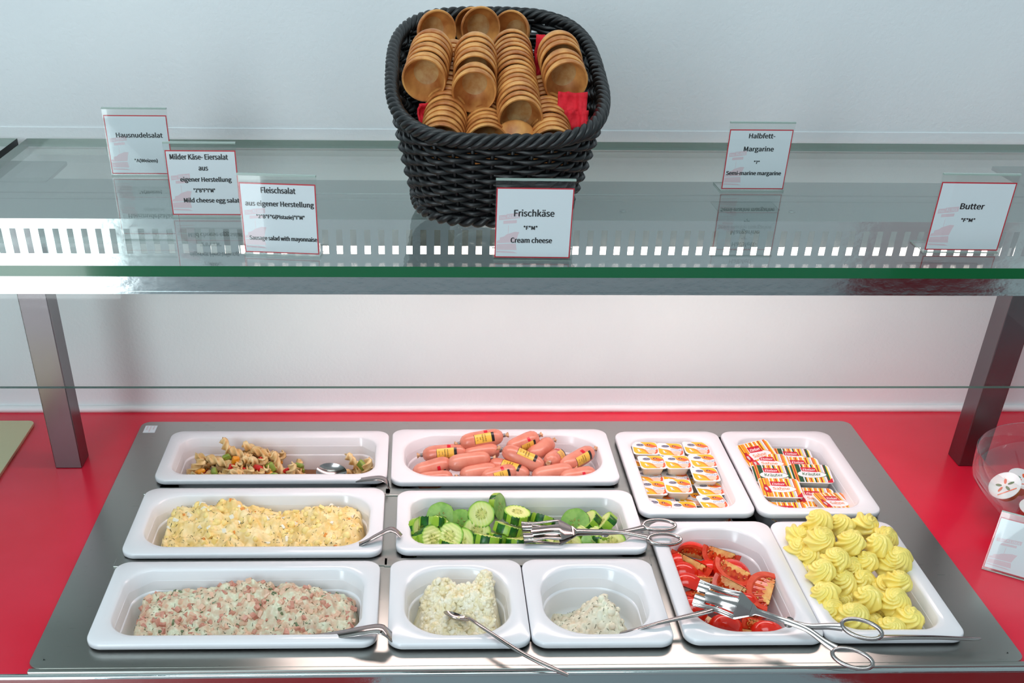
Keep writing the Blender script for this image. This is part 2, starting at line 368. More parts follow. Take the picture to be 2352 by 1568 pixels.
PANS = {
 'A3': (-.498, -.174, -.001, .164, 'long white pan of sausage salad at the front left', .036), 'A2': (-.500, -.173, .180, .344, 'long white pan of yellow egg salad, left middle', .042), 'A1': (-.497, -.171, .366, .515, 'long white pan of pasta salad at the back left', .028),
 'B1': (-.166, .158, .359, .520, 'long white pan of small sausages at the back', .050), 'B2': (-.156, .166, .184, .336, 'long white pan of cucumber slices in the middle', .026),
 'B3': (-.162, -.0005, -.004, .165, 'square white pan of plain crumbly cream cheese', .052), 'B4': (.0005, .162, -.004, .165, 'square white pan nearly empty but for herbed cream cheese', .052),
 'C1': (.170, .327, .271, .512, 'white pan of orange-lidded margarine tubs', .030), 'C2': (.331, .498, .270, .512, 'white pan of striped processed cheese tubs', .030),
 'D1': (.174, .334, -.001, .253, 'white pan of tomato wedges at the front right', .050), 'D2': (.335, .497, .001, .252, 'white pan of yellow butter rosettes at the front right corner', .030)}
for k, (x0, x1, y0, y1, lb, rc) in PANS.items(): pan(x0, x1, y0, y1, lb, rc)

# ------------------------------------------------------------------ sign holders
def logo(mb, x0, z0, w, h, y, mi, mi2):
    """faded banner and ship in the lower left of a card; local XZ plane"""
    T = lambda pts: mb.add([(x0 + a * w, y, z0 + b * h) for a, b in pts], [tuple(range(len(pts)))], mi, False)
    T([(.03, .545), (.13, .555), (.13, .625), (.03, .615)]); T([(.13, .555), (.31, .58), (.31, .655), (.13, .635)]); T([(.09, .49), (.27, .505), (.27, .55), (.09, .535)])
    T([(.01, .10), (.01, .185), (.27, .20), (.285, .10)]); T([(.01, .20), (.01, .235), (.05, .25), (.05, .285), (.11, .305), (.14, .335), (.25, .375), (.31, .37), (.29, .31), (.27, .215)])
    T([(.01, .06), (.01, .085), (.24, .075), (.30, .05)]); T([(.158, .345), (.158, .47), (.163, .47), (.163, .347)])
    mx = Matrix(((1, 0, 0, 0), (0, 0, -1, y - .00012), (0, 1, 0, 0), (0, 0, 0, 1)))
    put_text(mb, 'Das', x0 + .08 * w, z0 + .585 * h, .07 * w, .035 * h, 0, mi2, 0, 0, mx)
    put_text(mb, 'KLIMA', x0 + .22 * w, z0 + .605 * h, .15 * w, .05 * h, 0, mi2, 0, 0, mx)
def sign(loc, yaw, lines, label, lean=4, logo_on=True, w=.0755, h=.0755, foot=1):
    root = empty('sign_holder', loc, Matrix.Rotation(math.radians(yaw), 3, 'Z').to_quaternion()); tag(root, label, 'table sign', 'food signs on the glass shelf' if foot else None)
    ln = math.radians(lean)
    a = MB()
    a.box((-w / 2, -.0016, 0), (w / 2, -.0006, h)); a.box((-w / 2, .0008, 0), (w / 2, .0018, h)); a.box((-w / 2, -.0016, h), (w / 2, .0018, h + .0016), 1)
    a.box((-w / 2, -.0016, -.0004), (w / 2, .036, .0008)); a.m[-6:] = [0, 0, 1, 1, 1, 1]
    holder = a.build('acrylic_stand', ['acryl', 'acedge'], root)
    p = MB(); pw = w - .002; ph = h - .009; zb = .0022
    p.box((-pw / 2, -.0002, zb), (pw / 2, .0003, zb + ph), 1); b = .0011
    p.box((-pw / 2 + b, -.0003, zb + b), (pw / 2 - b, .0002, zb + ph - b), 0)
    logo(p, -pw / 2 + b, zb + b, pw - 2 * b, ph - 2 * b, -.00034, 2, 0)
    card = p.build('card', ['paper', 'cardred', 'logo'], root)
    mx = Matrix(((1, 0, 0, 0), (0, 0, -1, -.0005), (0, 1, 0, 0), (0, 0, 0, 1)))
    if lines:
        tm = MB()
        for s, fx, fy, fw, fh in lines:
            for q_, (dx, dy) in enumerate(((-.00030, 0), (-.0001, .00014), (.0001, -.00014), (.00030, 0))):
                put_text(tm, s, -pw / 2 + fx * pw + dx, zb + (1 - fy) * ph + dy, fw * pw, fh * ph if fh else None, .00001 * q_, 0, 0, 0, mx)
        tm.build('lettering', 'ink', card)
    return root
SIGNS = [
 ((-.457, .403), 0, [('Hausnudelsalat', .53, .33, .74, .085), ('*A(Weizen)', .58, .77, .37, .075)], 'sign reading Hausnudelsalat, the farthest back of the left three'),
 ((-.3525, .234), 0, [('Milder Käse- Eiersalat', .475, .095, .82, .085), ('aus', .52, .275, .13, .058), ('eigener Herstellung', .54, .45, .73, .095), ('*2*B*F*I*M*', .50, .61, .31, .062), ('Mild cheese egg salat', .59, .775, .80, .095)], 'sign reading Milder Käse-Eiersalat, between the other two at left'),
 ((-.2585, .106), -6, [('Fleischsalat', .51, .095, .45, .085), ('aus eigener Herstellung', .515, .295, .90, .098), ('*2*B*F*G(Pistazie)*I*M*', .515, .475, .64, .072), ('Sausage salad with mayonnaise', .53, .79, .90, .085)], 'sign reading Fleischsalat, nearest the shelf edge at left'),
 ((-.014, .0945), -1.5, [('Frischkäse', .50, .35, .52, .10), ('*F*M*', .46, .56, .18, .058), ('Cream cheese', .48, .74, .54, .08)], 'sign reading Frischkäse, directly in front of the wicker basket'),
 ((.270, .3485), 0, [('Halbfett-', .52, .10, .41, .085), ('Margarine', .50, .33, .47, .105), ('*7*', .50, .54, .09, .055), ('Semi-marine margarine', .48, .735, .88, .09)], 'sign reading Halbfett-Margarine, right of the basket, farther back'),
 ((.4235, .1225), -1.5, [('Butter', .49, .345, .32, .085), ('*F*M*', .48, .545, .19, .055)], 'sign reading Butter, alone near the right end of the shelf')]
for (x, y), yaw, ln, lb in SIGNS: sign((x, y, ZT + .0008), yaw, ln, lb)
r7 = sign((.628, .129, -.0020), -33, [], 'white sign card leaning on the red counter at the right edge', w=.105, h=.075, foot=0)
r7.rotation_quaternion = Matrix.Rotation(math.radians(-33), 3, 'Z').to_quaternion() @ Matrix.Rotation(math.radians(-22), 3, 'X').to_quaternion()

# ------------------------------------------------------------------ wicker basket
BC = V((-.044, .272, .43))
bk = empty('wicker_basket', BC); tag(bk, 'black wicker basket full of wooden bowls standing on the glass shelf', 'basket')
def sup(a, b, th, e=3.2):
    c, s = math.cos(th), math.sin(th); return a * math.copysign(abs(c) ** (2 / e), c), b * math.copysign(abs(s) ** (2 / e), s)
def rimz(y): return .083 + .238 * (y + .155)
def bpt(th, t, d=0):
    a, b = .078 + .0285 * t ** .7 + d, .122 + .029 * t ** .7 + d
    x, y = sup(a, b, th); yc = -.006 + .006 * t
    return V((x - .002 * (1 - t), y + yc, .004 + t * (rimz(y + yc) - .004)))
NS = 46
ths = []                                # equal arc-length stakes
N0 = 720; pp = [bpt(2 * math.pi * i / N0, .6) for i in range(N0 + 1)]; acc = [0]
for i in range(N0): acc.append(acc[-1] + (pp[i + 1] - pp[i]).length)
def thl(f):
    s_ = (f % 1) * acc[-1]; lo, hi = 0, N0
    while hi - lo > 1:
        mid = (lo + hi) // 2
        if acc[mid] <= s_: lo = mid
        else: hi = mid
    return 2 * math.pi * (lo + (s_ - acc[lo]) / (acc[hi] - acc[lo])) / N0
wv = MB(); rows = 16
for k in range(rows):
    t = .02 + .96 * (k + .5) / rows; pts = []; n = NS * 6
    for i in range(n):
        f = i / n; ph = math.pi * (f * NS + k)
        p = bpt(thl(f), t + .012 * noise.noise((f * 20, k * 3.3, 0)), .0030 * math.cos(ph)); pts.append(p)
    wv.tube(pts, .0031, 7, True, 0, .9)
    for part in ((.10, .40),):          # extra strands where the tall back opens the rows
        pts = []
        for i in range(int(n * part[0]), int(n * part[1])):
            f = i / n; ph = math.pi * (f * NS + k + 1); pts.append(bpt(thl(f), min(1, t + .48 / rows), .0030 * math.cos(ph)))
        wv.tube(pts, .0024, 6, False)
wv.build('woven_wall', 'wicker', bk)
stx = MB()
for i in range(NS):
    th = thl(i / NS); stx.tube([bpt(th, t) for t in (0, .2, .4, .6, .8, 1)], .0021, 6)
stx.build('stakes', 'wicker', bk)
rm = MB()
for j in range(4):
    pts = []; n = 420
    for i in range(n):
        f = i / n; a = 2 * math.pi * (f * 22 + j / 4); p = bpt(thl(f), 1.0); q_ = bpt(thl(f), 1.0, .01) - p; q_.z = 0; q_.normalize()
        pts.append(p + q_ * (.0042 * math.cos(a) + .001) + V((0, 0, .0042 * math.sin(a) + .001)))
    rm.tube(pts, .0035, 7, True)
rm.build('braided_rim', 'wicker', bk)
bm_ = MB()
for j in range(2):
    pts = [bpt(thl(i / 300), .01, .003 + .003 * math.cos(2 * math.pi * (i / 300 * 26 + j / 2))) + V((0, 0, .003 * math.sin(2 * math.pi * (i / 300 * 26 + j / 2)))) for i in range(300)]
    bm_.tube(pts, .0036, 7, True)
bm_.loft([[bpt(thl(i / 60), .01, -.002) + V((0, 0, z)) for i in range(60)] for z in (-.002, .002)], True, True, True)
bm_.build('basket_base', 'wicker', bk)
gd = MB(); gp = [(.0, .0), (.046, .0), (.054, .003), (.060, .010), (.064, .0165), (.062, .0175), (.057, .011), (.050, .005), (0, .004)]
gd.lathe(gp, 36, 0, Matrix.Translation((-.030, .240, ZT + .0002))); tag(gd.build('glass_dish', 'bowlglass'), 'shallow clear glass dish standing under the wicker basket', 'dish')
def napkin(u0, v0, y, w, h, yaw, tilt, label, seed):
    p = aty(u0, v0, y); m = MB(); n = 14; rows_ = []
    for j in range(n):
        rows_.append([(w * (i / (n - 1) - .5) * (1 - .25 * (j / (n - 1))), .008 * noise.noise((i * .35 + seed, j * .3, 1)) - .012 * abs(i / (n - 1) - .5), h * (j / (n - 1) - .5)) for i in range(n)])
    m.loft(rows_, False); m.loft([[(x * .8 + .006, y_ * .8 - .007, z * .8 - .012) for x, y_, z in r] for r in rows_], False)
    o = m.build('napkin', 'napkin'); o.location = p; o.rotation_euler = (math.radians(tilt), 0, math.radians(yaw))
    s = o.modifiers.new('thickness', 'SOLIDIFY'); s.thickness = .0016; tag(o, label, 'napkin')
napkin(1312, 275, .200, .036, .050, -14, -14, 'red folded napkin tucked in the right side of the basket', 1)
napkin(974, 300, .20, .022, .05, 35, 0, 'red napkin glimpsed at the left side of the basket', 5)
napkin(1250, 140, .30, .02, .05, -60, 0, 'red napkin strip behind the third upper stack of bowls', 9)

# wooden bowls, nested in rows
M['woodpale'] = noisy(mat('pale_end_grain', (180, 138, 84), .55), (174, 122, 64), (194, 158, 106), 120, 4)
wb = MB(); wb.lathe([(0, 0), (.0085, 0), (.0095, .0012), (.0135, .0035), (.0185, .010), (.0212, .0165), (.0220, .0200), (.0222, .0226), (.0215, .0236), (.0202, .0233), (.0195, .020), (.0178, .0135), (.0125, .0062), (.0095, .0046), (0, .0042)], 36)
wb.m = [1 if i >= 36 * 12 else 0 for i in range(len(wb.m))]
bowl0 = wb.build('wooden_bowl', ['wood', 'woodpale'], None, angle=50)
first_bowl = [True]
def bowl(p, z, label, grp, roll=0):
    q = frame(z) @ Matrix.Rotation(roll, 3, 'Z').to_quaternion()
    o = bowl0 if first_bowl[0] else dup(bowl0); first_bowl[0] = False
    o.location = p - (q @ V((0, 0, .023))); o.rotation_mode = 'QUATERNION'; o.rotation_quaternion = q
    tag(o, label, 'bowl', grp)
ORD = ['front', 'second', 'third', 'fourth', 'fifth', 'sixth', 'seventh', 'eighth', 'ninth', 'tenth', 'eleventh', 'twelfth', 'thirteenth', 'fourteenth', 'fifteenth', 'sixteenth', 'seventeenth', 'eighteenth', 'nineteenth', 'last']
def stack(u, v, y, yaw, alpha, n, step, name, gaps=(), jit=.6):
    """front mouth centre at pixel (u,v) depth y; the row runs back and up"""
    p0 = aty(u, v, y); back = V((math.sin(math.radians(yaw)), math.cos(math.radians(yaw)) * math.cos(math.radians(alpha)), math.sin(math.radians(alpha)))).normalized()
    d = 0
    for i in range(n):
        z = -back + V((RND.uniform(-1, 1), RND.uniform(-1, 1), RND.uniform(-1, 1))) * .03 * jit
        lab = ('wooden bowl at the front of the %s' if i == 0 else ORD[i] + ' wooden bowl from the front in the %s') % name
        bowl(p0 + back * d + V((RND.uniform(-1, 1), 0, RND.uniform(-1, 1))) * .0005 * jit, z, lab, 'wooden bowls in the basket', RND.uniform(0, 6))
        d += step * RND.uniform(.9, 1.1) + (.009 if i in gaps else 0)
stack(974, 184, .205, 8, 17, 7, .0095, 'leftmost upper stack')
stack(1089, 212, .190, 3, 19, 7, .0100, 'second upper stack', gaps=(1,))
stack(1196, 276, .165, 0, 15, 16, .0098, 'third upper stack')
stack(1300, 190, .215, -3, 19, 6, .0095, 'rightmost upper stack', gaps=(2,))
stack(1014, 334, .150, 5, 17, 18, .0098, 'lower stack at the left')
stack(1118, 338, .155, 1, 10, 12, .0098, 'lower stack in the middle')
stack(1268, 344, .150, 0, 13, 13, .0098, 'lower stack at the right')
bowl(aty(1004, 74, .345), V((.25, -.85, -.05)), 'lone wooden bowl at the very back left of the basket', 'wooden bowls in the basket')
bowl(aty(1104, 66, .365), V((.10, -.9, -.02)), 'lone wooden bowl behind the second upper stack, facing out', 'wooden bowls in the basket')
bowl(aty(1086, 66, .395), V((-.3, -.8, -.1)), 'wooden bowl mostly hidden at the back behind the second stack', 'wooden bowls in the basket')
bowl(aty(1172, 74, .375), V((-.4, -.8, .1)), 'wooden bowl tilted behind the top of the third stack', 'wooden bowls in the basket')
bowl(aty(1186, 316, .150) + V((0, .022, -.008)), V((0, .85, .25)), 'wooden bowl showing its round foot above the front basket rim', 'wooden bowls in the basket')

# ------------------------------------------------------------------ piles of soft salad
M['mayo_egg'] = noisy(mat('egg_salad_dressing', (246, 214, 140), .3, Subsurface_Weight=0), (236, 198, 118), (250, 226, 172), 60, 4)
M['eggyolk'] = mat('egg_salad_potato', (248, 222, 146), .28)
M['eggwhite'] = mat('egg_white', (240, 236, 222), .3)
M['carrot'] = mat('carrot_bits', (232, 150, 70), .35)
M['herb'] = mat('herb_green', (52, 66, 40), .5)
M['mayo_pink'] = noisy(mat('sausage_salad_dressing', (222, 214, 178), .28), (214, 176, 148), (224, 224, 196), 90, 4)
M['hampink'] = noisy(mat('sausage_cubes', (204, 140, 122), .35), (194, 126, 108), (214, 158, 138), 120, 2)
M['hampale'] = mat('pale_sausage_cubes', (226, 186, 160), .35)
M['pickle'] = mat('pickle_bits', (112, 126, 92), .35)
M['creamch'] = noisy(mat('cream_cheese', (244, 234, 204), .5), (238, 222, 178), (248, 240, 220), 90, 3)
M['herbch'] = noisy(mat('herb_cream_cheese', (232, 224, 196), .45), (226, 208, 182), (234, 232, 210), 60, 3)
def heap(name, x0, x1, y0, y1, zf, mats, label, cat, rough=.004, fine=.0022, fs=60, nx=150, ny=90, chunks=(), flecks=0, seed=0, edge=.02, cmat=None):
    cx, cy = (x0 + x1) / 2, (y0 + y1) / 2; m = MB(); g = []
    def hz(x, y):
        e = min(x - x0, x1 - x, y - y0, y1 - y); k = min(1, max(0, e / edge)); k = k * k * (3 - 2 * k)
        b = zf((x - x0) / (x1 - x0), (y - y0) / (y1 - y0))
        n_ = rough * noise.noise((x * fs + seed, y * fs, 0)) * 1.6
        d = noise.voronoi((x * fs * 2.2 + seed, y * fs * 2.2, .3))[0]; n_ += fine * (1.3 * math.sqrt(max(0, 1 - (1.45 * d[0]) ** 2)) - .5) + fine * .7 * noise.noise((x * fs * 5, y * fs * 5 + seed, 2))
        return -.052 + (b + .052 + n_) * k
    for j in range(ny):
        for i in range(nx):
            x = x0 + (x1 - x0) * i / (nx - 1); y = y0 + (y1 - y0) * j / (ny - 1); g.append((x, y, hz(x, y)))
    fcs = [(j * nx + i, j * nx + i + 1, (j + 1) * nx + i + 1, (j + 1) * nx + i) for j in range(ny - 1) for i in range(nx - 1)]
    m.add(g, fcs, 0, True)
    r = random.Random(seed + 3)
    for cnt, mi, sz, *blob in chunks:
        for _ in range(cnt):
            x = r.uniform(x0 + edge * .7, x1 - edge * .7); y = r.uniform(y0 + edge * .7, y1 - edge * .7)
            q = Matrix.Translation((x, y, hz(x, y) - sz * r.uniform(.15, .5))) @ Matrix.Rotation(r.uniform(0, 6), 4, V((r.uniform(-1, 1), r.uniform(-1, 1), r.uniform(-1, 1))))
            a, b, c_ = sz * r.uniform(.6, 1.2) / 2, sz * r.uniform(.5, 1) / 2, sz * r.uniform(.35, .8) / 2; e = .25 * c_
            rg = [[(x_ * (a - i_), y_ * (b - i_), z_) for x_, y_ in ((1, -1), (1, 1), (-1, 1), (-1, -1))] for i_, z_ in ((e, -c_), (0, -c_ + e), (0, c_ - e), (e, c_))]
            if blob:
                sd_ = r.uniform(0, 90); f_ = lambda i, a_: 1 + .28 * noise.noise((math.cos(a_) * 1.3 + sd_, math.sin(a_) * 1.3, i * .9))
                m.lathe([(0, -c_ * 1.2), (a * .62, -c_), (a, -c_ * .3), (a * .98, c_ * .4), (a * .6, c_ * 1.05), (0, c_ * 1.15)], 10, mi, q, f_)
            else: m.loft(rg, True, True, True, mi, False, mx=q)
    for _ in range(flecks):
        x = r.uniform(x0 + edge * .6, x1 - edge * .6); y = r.uniform(y0 + edge * .6, y1 - edge * .6); L = r.uniform(.0010, .0032); a = r.uniform(0, 3.14); dx, dy = math.cos(a) * L / 2, math.sin(a) * L / 2
        p, q = V((x - dx, y - dy, hz(x - dx, y - dy) + .0006)), V((x + dx, y + dy, hz(x + dx, y + dy) + .0006))
        m.tube([p, (p + q) / 2 + V((dy * .2, -dx * .2, .0002)), q], .00022 * r.uniform(.8, 1.5), 5, False, len(mats) - 1)
    o = m.build(name, mats); tag(o, label, cat, kind='stuff'); return o
def bumps(base, *bs):
    return lambda s, t: base + sum(h * math.exp(-((s - a) / w) ** 2 - ((t - b) / d) ** 2) for a, b, w, d, h in bs)
heap('sausage_salad', -.472, -.196, .020, .142, bumps(-.030, (.35, .8, .25, .5, .018), (.62, .85, .25, .45, .026), (.85, .55, .18, .5, .010), (.12, .6, .15, .6, .012), (.55, .1, .5, .3, -.006)),
     ['mayo_pink', 'hampink', 'hampale', 'pickle', 'herb'], 'chunky pink sausage salad in mayonnaise with green herbs', 'salad', .0045, .0028, 62, 170, 80, ((190, 1, .0080), (210, 2, .0085), (70, 3, .0055)), 420, 11, edge=.014)
heap('egg_salad', -.474, -.194, .202, .324, bumps(-.022, (.25, .85, .22, .45, .024), (.42, .8, .15, .4, .012), (.80, .8, .16, .5, .022), (.60, .75, .12, .3, .004), (.06, .6, .1, .6, .006), (.95, .5, .1, .5, .006)),
     ['mayo_egg', 'eggyolk', 'eggwhite', 'carrot', 'herb'], 'creamy yellow egg salad flecked with dill', 'salad', .0065, .0036, 48, 170, 80, ((110, 1, .0105, 1), (70, 1, .009), (50, 2, .0075), (16, 3, .005)), 420, 23, edge=.014)
heap('cream_cheese', -.142, -.019, .016, .146, bumps(-.040, (.32, .85, .22, .28, .040), (.85, .75, .22, .42, .046), (.6, .62, .3, .3, .030), (.35, .25, .25, .25, .022), (.05, .3, .14, .3, .004), (.75, .3, .3, .3, .008)),
     ['creamch', 'creamch', 'creamch'], 'crumbly off-white cream cheese with a spoon stuck in it', 'cheese', .0060, .0050, 62, 190, 190, ((420, 1, .0085, 1), (520, 2, .0058, 1)), 0, 31, edge=.026)
heap('herb_cheese', .030, .130, .030, .135, bumps(-.046, (.62, .62, .22, .28, .042), (.25, .35, .22, .28, .016), (.85, .35, .2, .35, .018), (.5, .3, .3, .3, .010)),
     ['herbch', 'herbch', 'herb'], 'small mound of herb cream cheese in the nearly empty pan', 'cheese', .004, .0026, 60, 110, 110, ((90, 1, .010, 1),), 120, 41, edge=.018)

# ------------------------------------------------------------------ sausages
M['sausage'] = noisy(mat('sausage_skin', (214, 134, 112), .24), (208, 124, 102), (220, 144, 122), 40, 3, bump=.12)
M['clip'] = mat('clip_metal', (170, 165, 165), .3, 1); M['casing'] = mat('casing_tail', (206, 160, 120), .35)
M['lblyellow'] = mat('label_yellow', (234, 186, 74), .35); M['lblblack'] = mat('label_black', (26, 18, 18), .3); M['tape'] = mat('red_tape', (206, 8, 40), .3)
def sausage_root():
    root = empty('small_sausage'); L, R = .0215, .0128
    m = MB(); prof = [(.0012, -L - .0105), (.0028, -L - .0098), (.0062, -L - .0085), (.0098, -L - .005), (.0119, -L), (R, -L + .008), (R, 0), (R, L - .008), (.0119, L), (.0098, L + .005), (.0062, L + .0085), (.0028, L + .0098), (.0012, L + .0105)]
    wv_ = lambda i, a: 1 + (.07 * math.cos(9 * a) if i in (1, 2, 10, 11) else .02 * math.cos(9 * a) if i in (3, 9) else 0)
    mx = Matrix.Rotation(math.radians(90), 4, 'Y')
    m.lathe(prof, 36, 0, mx, wv_); m.build('sausage_body', 'sausage', root)
    for s in (-1, 1):
        c = MB(); 
        for dx in (.0108, .0126): c.tube([(s * (L + dx), .0022 * math.cos(a), .0022 * math.sin(a)) for a in [i * math.pi / 6 for i in range(12)]], .0009, 6, True)
        cl = c.build('clip', 'clip', root)
        t_ = MB(); t_.lathe([(.0016, 0), (.0022, .002), (.0038, .0052), (.0030, .0056), (.0006, .002)], 18, 0, Matrix.Translation((s * (L + .0125), 0, 0)) @ Matrix.Rotation(s * math.radians(90), 4, 'Y'), lambda i, a: 1 + (.25 * math.cos(5 * a) if i in (2, 3) else 0)); t_.build('casing_end', 'casing', cl)
    lb = MB(); x0, x1 = -.011, .013; r_ = R + .00025
    def patch(xa, xb, aa, ab, mi, rr_=r_): 
        lb.loft([[(x_, rr_ * math.sin(a), rr_ * math.cos(a)) for a in [aa + (ab - aa) * k / 10 for k in range(11)]] for x_ in (xa, xb)], False, mi=mi)
    patch(x0, x1, -.55, .55, 0); patch(x1, x1 + .004, -.55, .55, 1); patch(x0 - .0006, x0, -.57, .57, 1)
    def wrap_text(s, xc, w_, h_):
        t2 = MB(); put_text(t2, s, 0, 0, w_, h_, 0, 1, 0)
        lb.add([(xc + v[1], (r_ + .0002) * math.sin(v[0] / r_), (r_ + .0002) * math.cos(v[0] / r_)) for v in t2.v], t2.f, 1, False)
    wrap_text('Delikatess', .0045, .0105, .0024); wrap_text('Leberwurst', .0008, .0115, .0028); wrap_text('fein', -.003, .004, .002)
    wrap_text('27.12', -.0075, .006, .0018)
    lb.build('label', ['lblyellow', 'lblblack'], root)
    tp = MB(); tp.loft([[(x_, (R + .0004) * math.sin(a), (R + .0004) * math.cos(a)) for a in [.6 + .5 * k / 6 for k in range(7)]] for x_ in (.004, .009)], False); tp.build('red_tab', 'tape', root)
    return root
saus0 = sausage_root()
SAUS = [  # pixel ends, depths, label roll (degrees from up towards the viewer), label
 ((1056, 1018), (1156, 1000), .452, .462, 55, 'sausage lying on top with its yellow label facing front'),
 ((970, 1045), (1074, 1036), .448, .448, 60, 'sausage at the left back with label upright'),
 ((1028, 1066), (1127, 1052), .416, .424, 180, 'plain sausage in front of the topmost one, no label showing'),
 ((1064, 1046), (1147, 1035), .444, .444, 180, 'sausage half hidden beneath the topmost sausage'),
 ((1154, 1032), (1250, 1075), .430, .412, 15, 'sausage in the centre lying slantwise with label on top'),
 ((1165, 1034), (1236, 1001), .448, .474, 100, 'sausage leaning at the back, seen right of the topmost one'),
 ((1214, 1052), (1268, 1014), .440, .478, 180, 'sausage behind the centre one without a visible label'),
 ((1262, 1062), (1286, 1044), .414, .462, 60, 'sausage pointing its clipped end straight at the viewer'),
 ((1288, 1076), (1361, 1034), .410, .458, 75, 'sausage nearest the right wall of its pan, label facing front'),
 ((949, 1088), (1036, 1062), .404, .426, 120, 'sausage at the far left lying in front of the labelled one'),
 ((1056, 1094), (1142, 1078), .395, .408, 180, 'front sausage left of the middle, partly below the pan rim'),
 ((1122, 1064), (1216, 1094), .422, .398, 20, 'sausage under the slanting centre one with yellow label on top'),
 ((1104, 1102), (1186, 1080), .388, .402, 70, 'foremost sausage in the middle with label cut by the rim'),
 ((1222, 1096), (1315, 1078), .392, .410, 180, 'front sausage right of the middle, plain skin'),
 ((1284, 1102), (1368, 1086), .388, .404, 100, 'front sausage at the right with a red tab'),
 ((962, 1106), (1034, 1098), .388, .392, 150, 'front sausage at the left, almost hidden by the rim')]
for i, (a, b, ya, yb, roll, lb) in enumerate(SAUS):
    o = saus0 if i == 0 else dup(saus0)
    A, B = aty(*a, ya), aty(*b, yb); X = (B - A); L_ = X.length; X.normalize(); ctr = (A + B) / 2
    up = V((0, -math.sin(math.radians(roll)), math.cos(math.radians(roll)))); up = (up - X * up.dot(X)).normalized()
    q = Matrix((X, up.cross(X), up)).transposed().to_quaternion()
    o.location = ctr; o.rotation_mode = 'QUATERNION'; o.rotation_quaternion = q; k = max(.85, min(1.15, L_ / .064)); o.scale = (k, 1, 1)
    tag(o, lb, 'sausage', 'small sausages in the pan')

# ------------------------------------------------------------------ cucumber slices
cf = mat('cucumber_flesh', (200, 216, 120), .3); n_, l_, b_ = nodes(cf)
tc = n_.new('ShaderNodeTexCoord'); ln_ = n_.new('ShaderNodeVectorMath'); ln_.operation = 'MULTIPLY'; ln_.inputs[1].default_value = (1, 1, 0); le = n_.new('ShaderNodeVectorMath'); le.operation = 'LENGTH'
dv = n_.new('ShaderNodeMath'); dv.operation = 'DIVIDE'; dv.inputs[1].default_value = .0195; rp = n_.new('ShaderNodeValToRGB'); el = rp.color_ramp.elements
el[0].position = 0; el[0].color = (*lin((206, 204, 122)), 1); el[1].position = 1; el[1].color = (*lin((92, 160, 40)), 1)
for p_, c_ in ((.35, (196, 204, 112)), (.5, (222, 226, 156)), (.85, (206, 222, 130)), (.93, (150, 196, 70))): e_ = el.new(p_); e_.color = (*lin(c_), 1)
l_.new(tc.outputs['Object'], ln_.inputs[0]); l_.new(ln_.outputs[0], le.inputs[0]); l_.new(le.outputs['Value'], dv.inputs[0]); l_.new(dv.outputs[0], rp.inputs[0]); l_.new(rp.outputs[0], b_.inputs['Base Color'])
M['cucflesh'] = cf; M['cucdark'] = noisy(mat('cucumber_skin', (20, 82, 20), .25), (12, 66, 14), (34, 102, 24), 120, 2); M['cuclight'] = mat('cucumber_peeled_strip', (142, 182, 48), .3); M['cucseed'] = mat('cucumber_seed', (150, 156, 74), .35)
M['cucgreen'] = noisy(mat('cucumber_smooth_flesh', (128, 178, 72), .25), (112, 166, 64), (150, 194, 92), 90, 3)
def cuc_root(th, kind, seed):
    root = empty('cucumber_slice'); R = .0195; r = random.Random(seed); nA = 60
    wz = lambda x, y: (.0007 * math.sin(x * 2 * math.pi / .0046) if kind != 'smooth' else 0)
    facet = lambda a: 1 + .012 * math.cos(8 * a)
    s = MB(); stripes = []
    a = 0
    while a < nA:
        k = r.choice((4, 5, 6, 7)); stripes += [(len(stripes), 0)] and [(r.random() < .5)] * k; a += k
    cur = True; pat = []
    while len(pat) < nA: pat += [cur] * r.choice((4, 6, 7, 9)); cur = not cur
    rings = [[(R * facet(t) * math.cos(t) * sc, R * facet(t) * math.sin(t) * sc, z + wz(R * math.cos(t), 0)) for t in [2 * math.pi * i / nA for i in range(nA)]] for sc, z in ((.985, -th / 2), (1, -th / 2 + .001), (1, th / 2 - .001), (.985, th / 2))]
    base = len(s.f); s.loft(rings, True)
    for f in range(base, len(s.f)): s.m[f] = 0 if pat[(f - base) % nA] else 1
    s.build('cucumber_skin', ['cucdark', 'cuclight'], root)
    fl = MB()
    for sg_ in (1, -1):
        rg = []
        for k in range(11):
            q_ = k / 10 * .985; rg.append([(R * q_ * facet(t) * math.cos(t), R * q_ * facet(t) * math.sin(t), sg_ * th / 2 + wz(R * q_ * math.cos(t), 0) - sg_ * .0002 * (k == 10)) for t in [2 * math.pi * i / nA for i in range(nA)]])
        if sg_ < 0: rg = rg[::-1]
        fl.loft(rg, True)
        for k in range(18):
            t = 2 * math.pi * (k % 6) / 6 + r.uniform(-.3, .3); q_ = r.uniform(.16, .42) * R; x, y = q_ * math.cos(t), q_ * math.sin(t)
            fl.loft([[(x + (L_ * math.cos(t) * math.cos(b) - W_ * math.sin(t) * math.sin(b)), y + (L_ * math.sin(t) * math.cos(b) + W_ * math.cos(t) * math.sin(b)), sg_ * (th / 2 + z_) + wz(x, 0)) for b in [2 * math.pi * j / 8 * sg_ for j in range(8)]] for L_, W_, z_ in ((.0016, .0006, 0), (.0012, .0004, .0003))], True, False, True, 1)
    fl.build('cucumber_flesh', ['cucgreen' if kind == 'smooth' else 'cucflesh', 'cucseed'], root)
    return root
CB = [cuc_root(.010, 'wavy', 1), cuc_root(.0125, 'wavy', 2), cuc_root(.009, 'smooth', 3)]; cused = [False] * 3
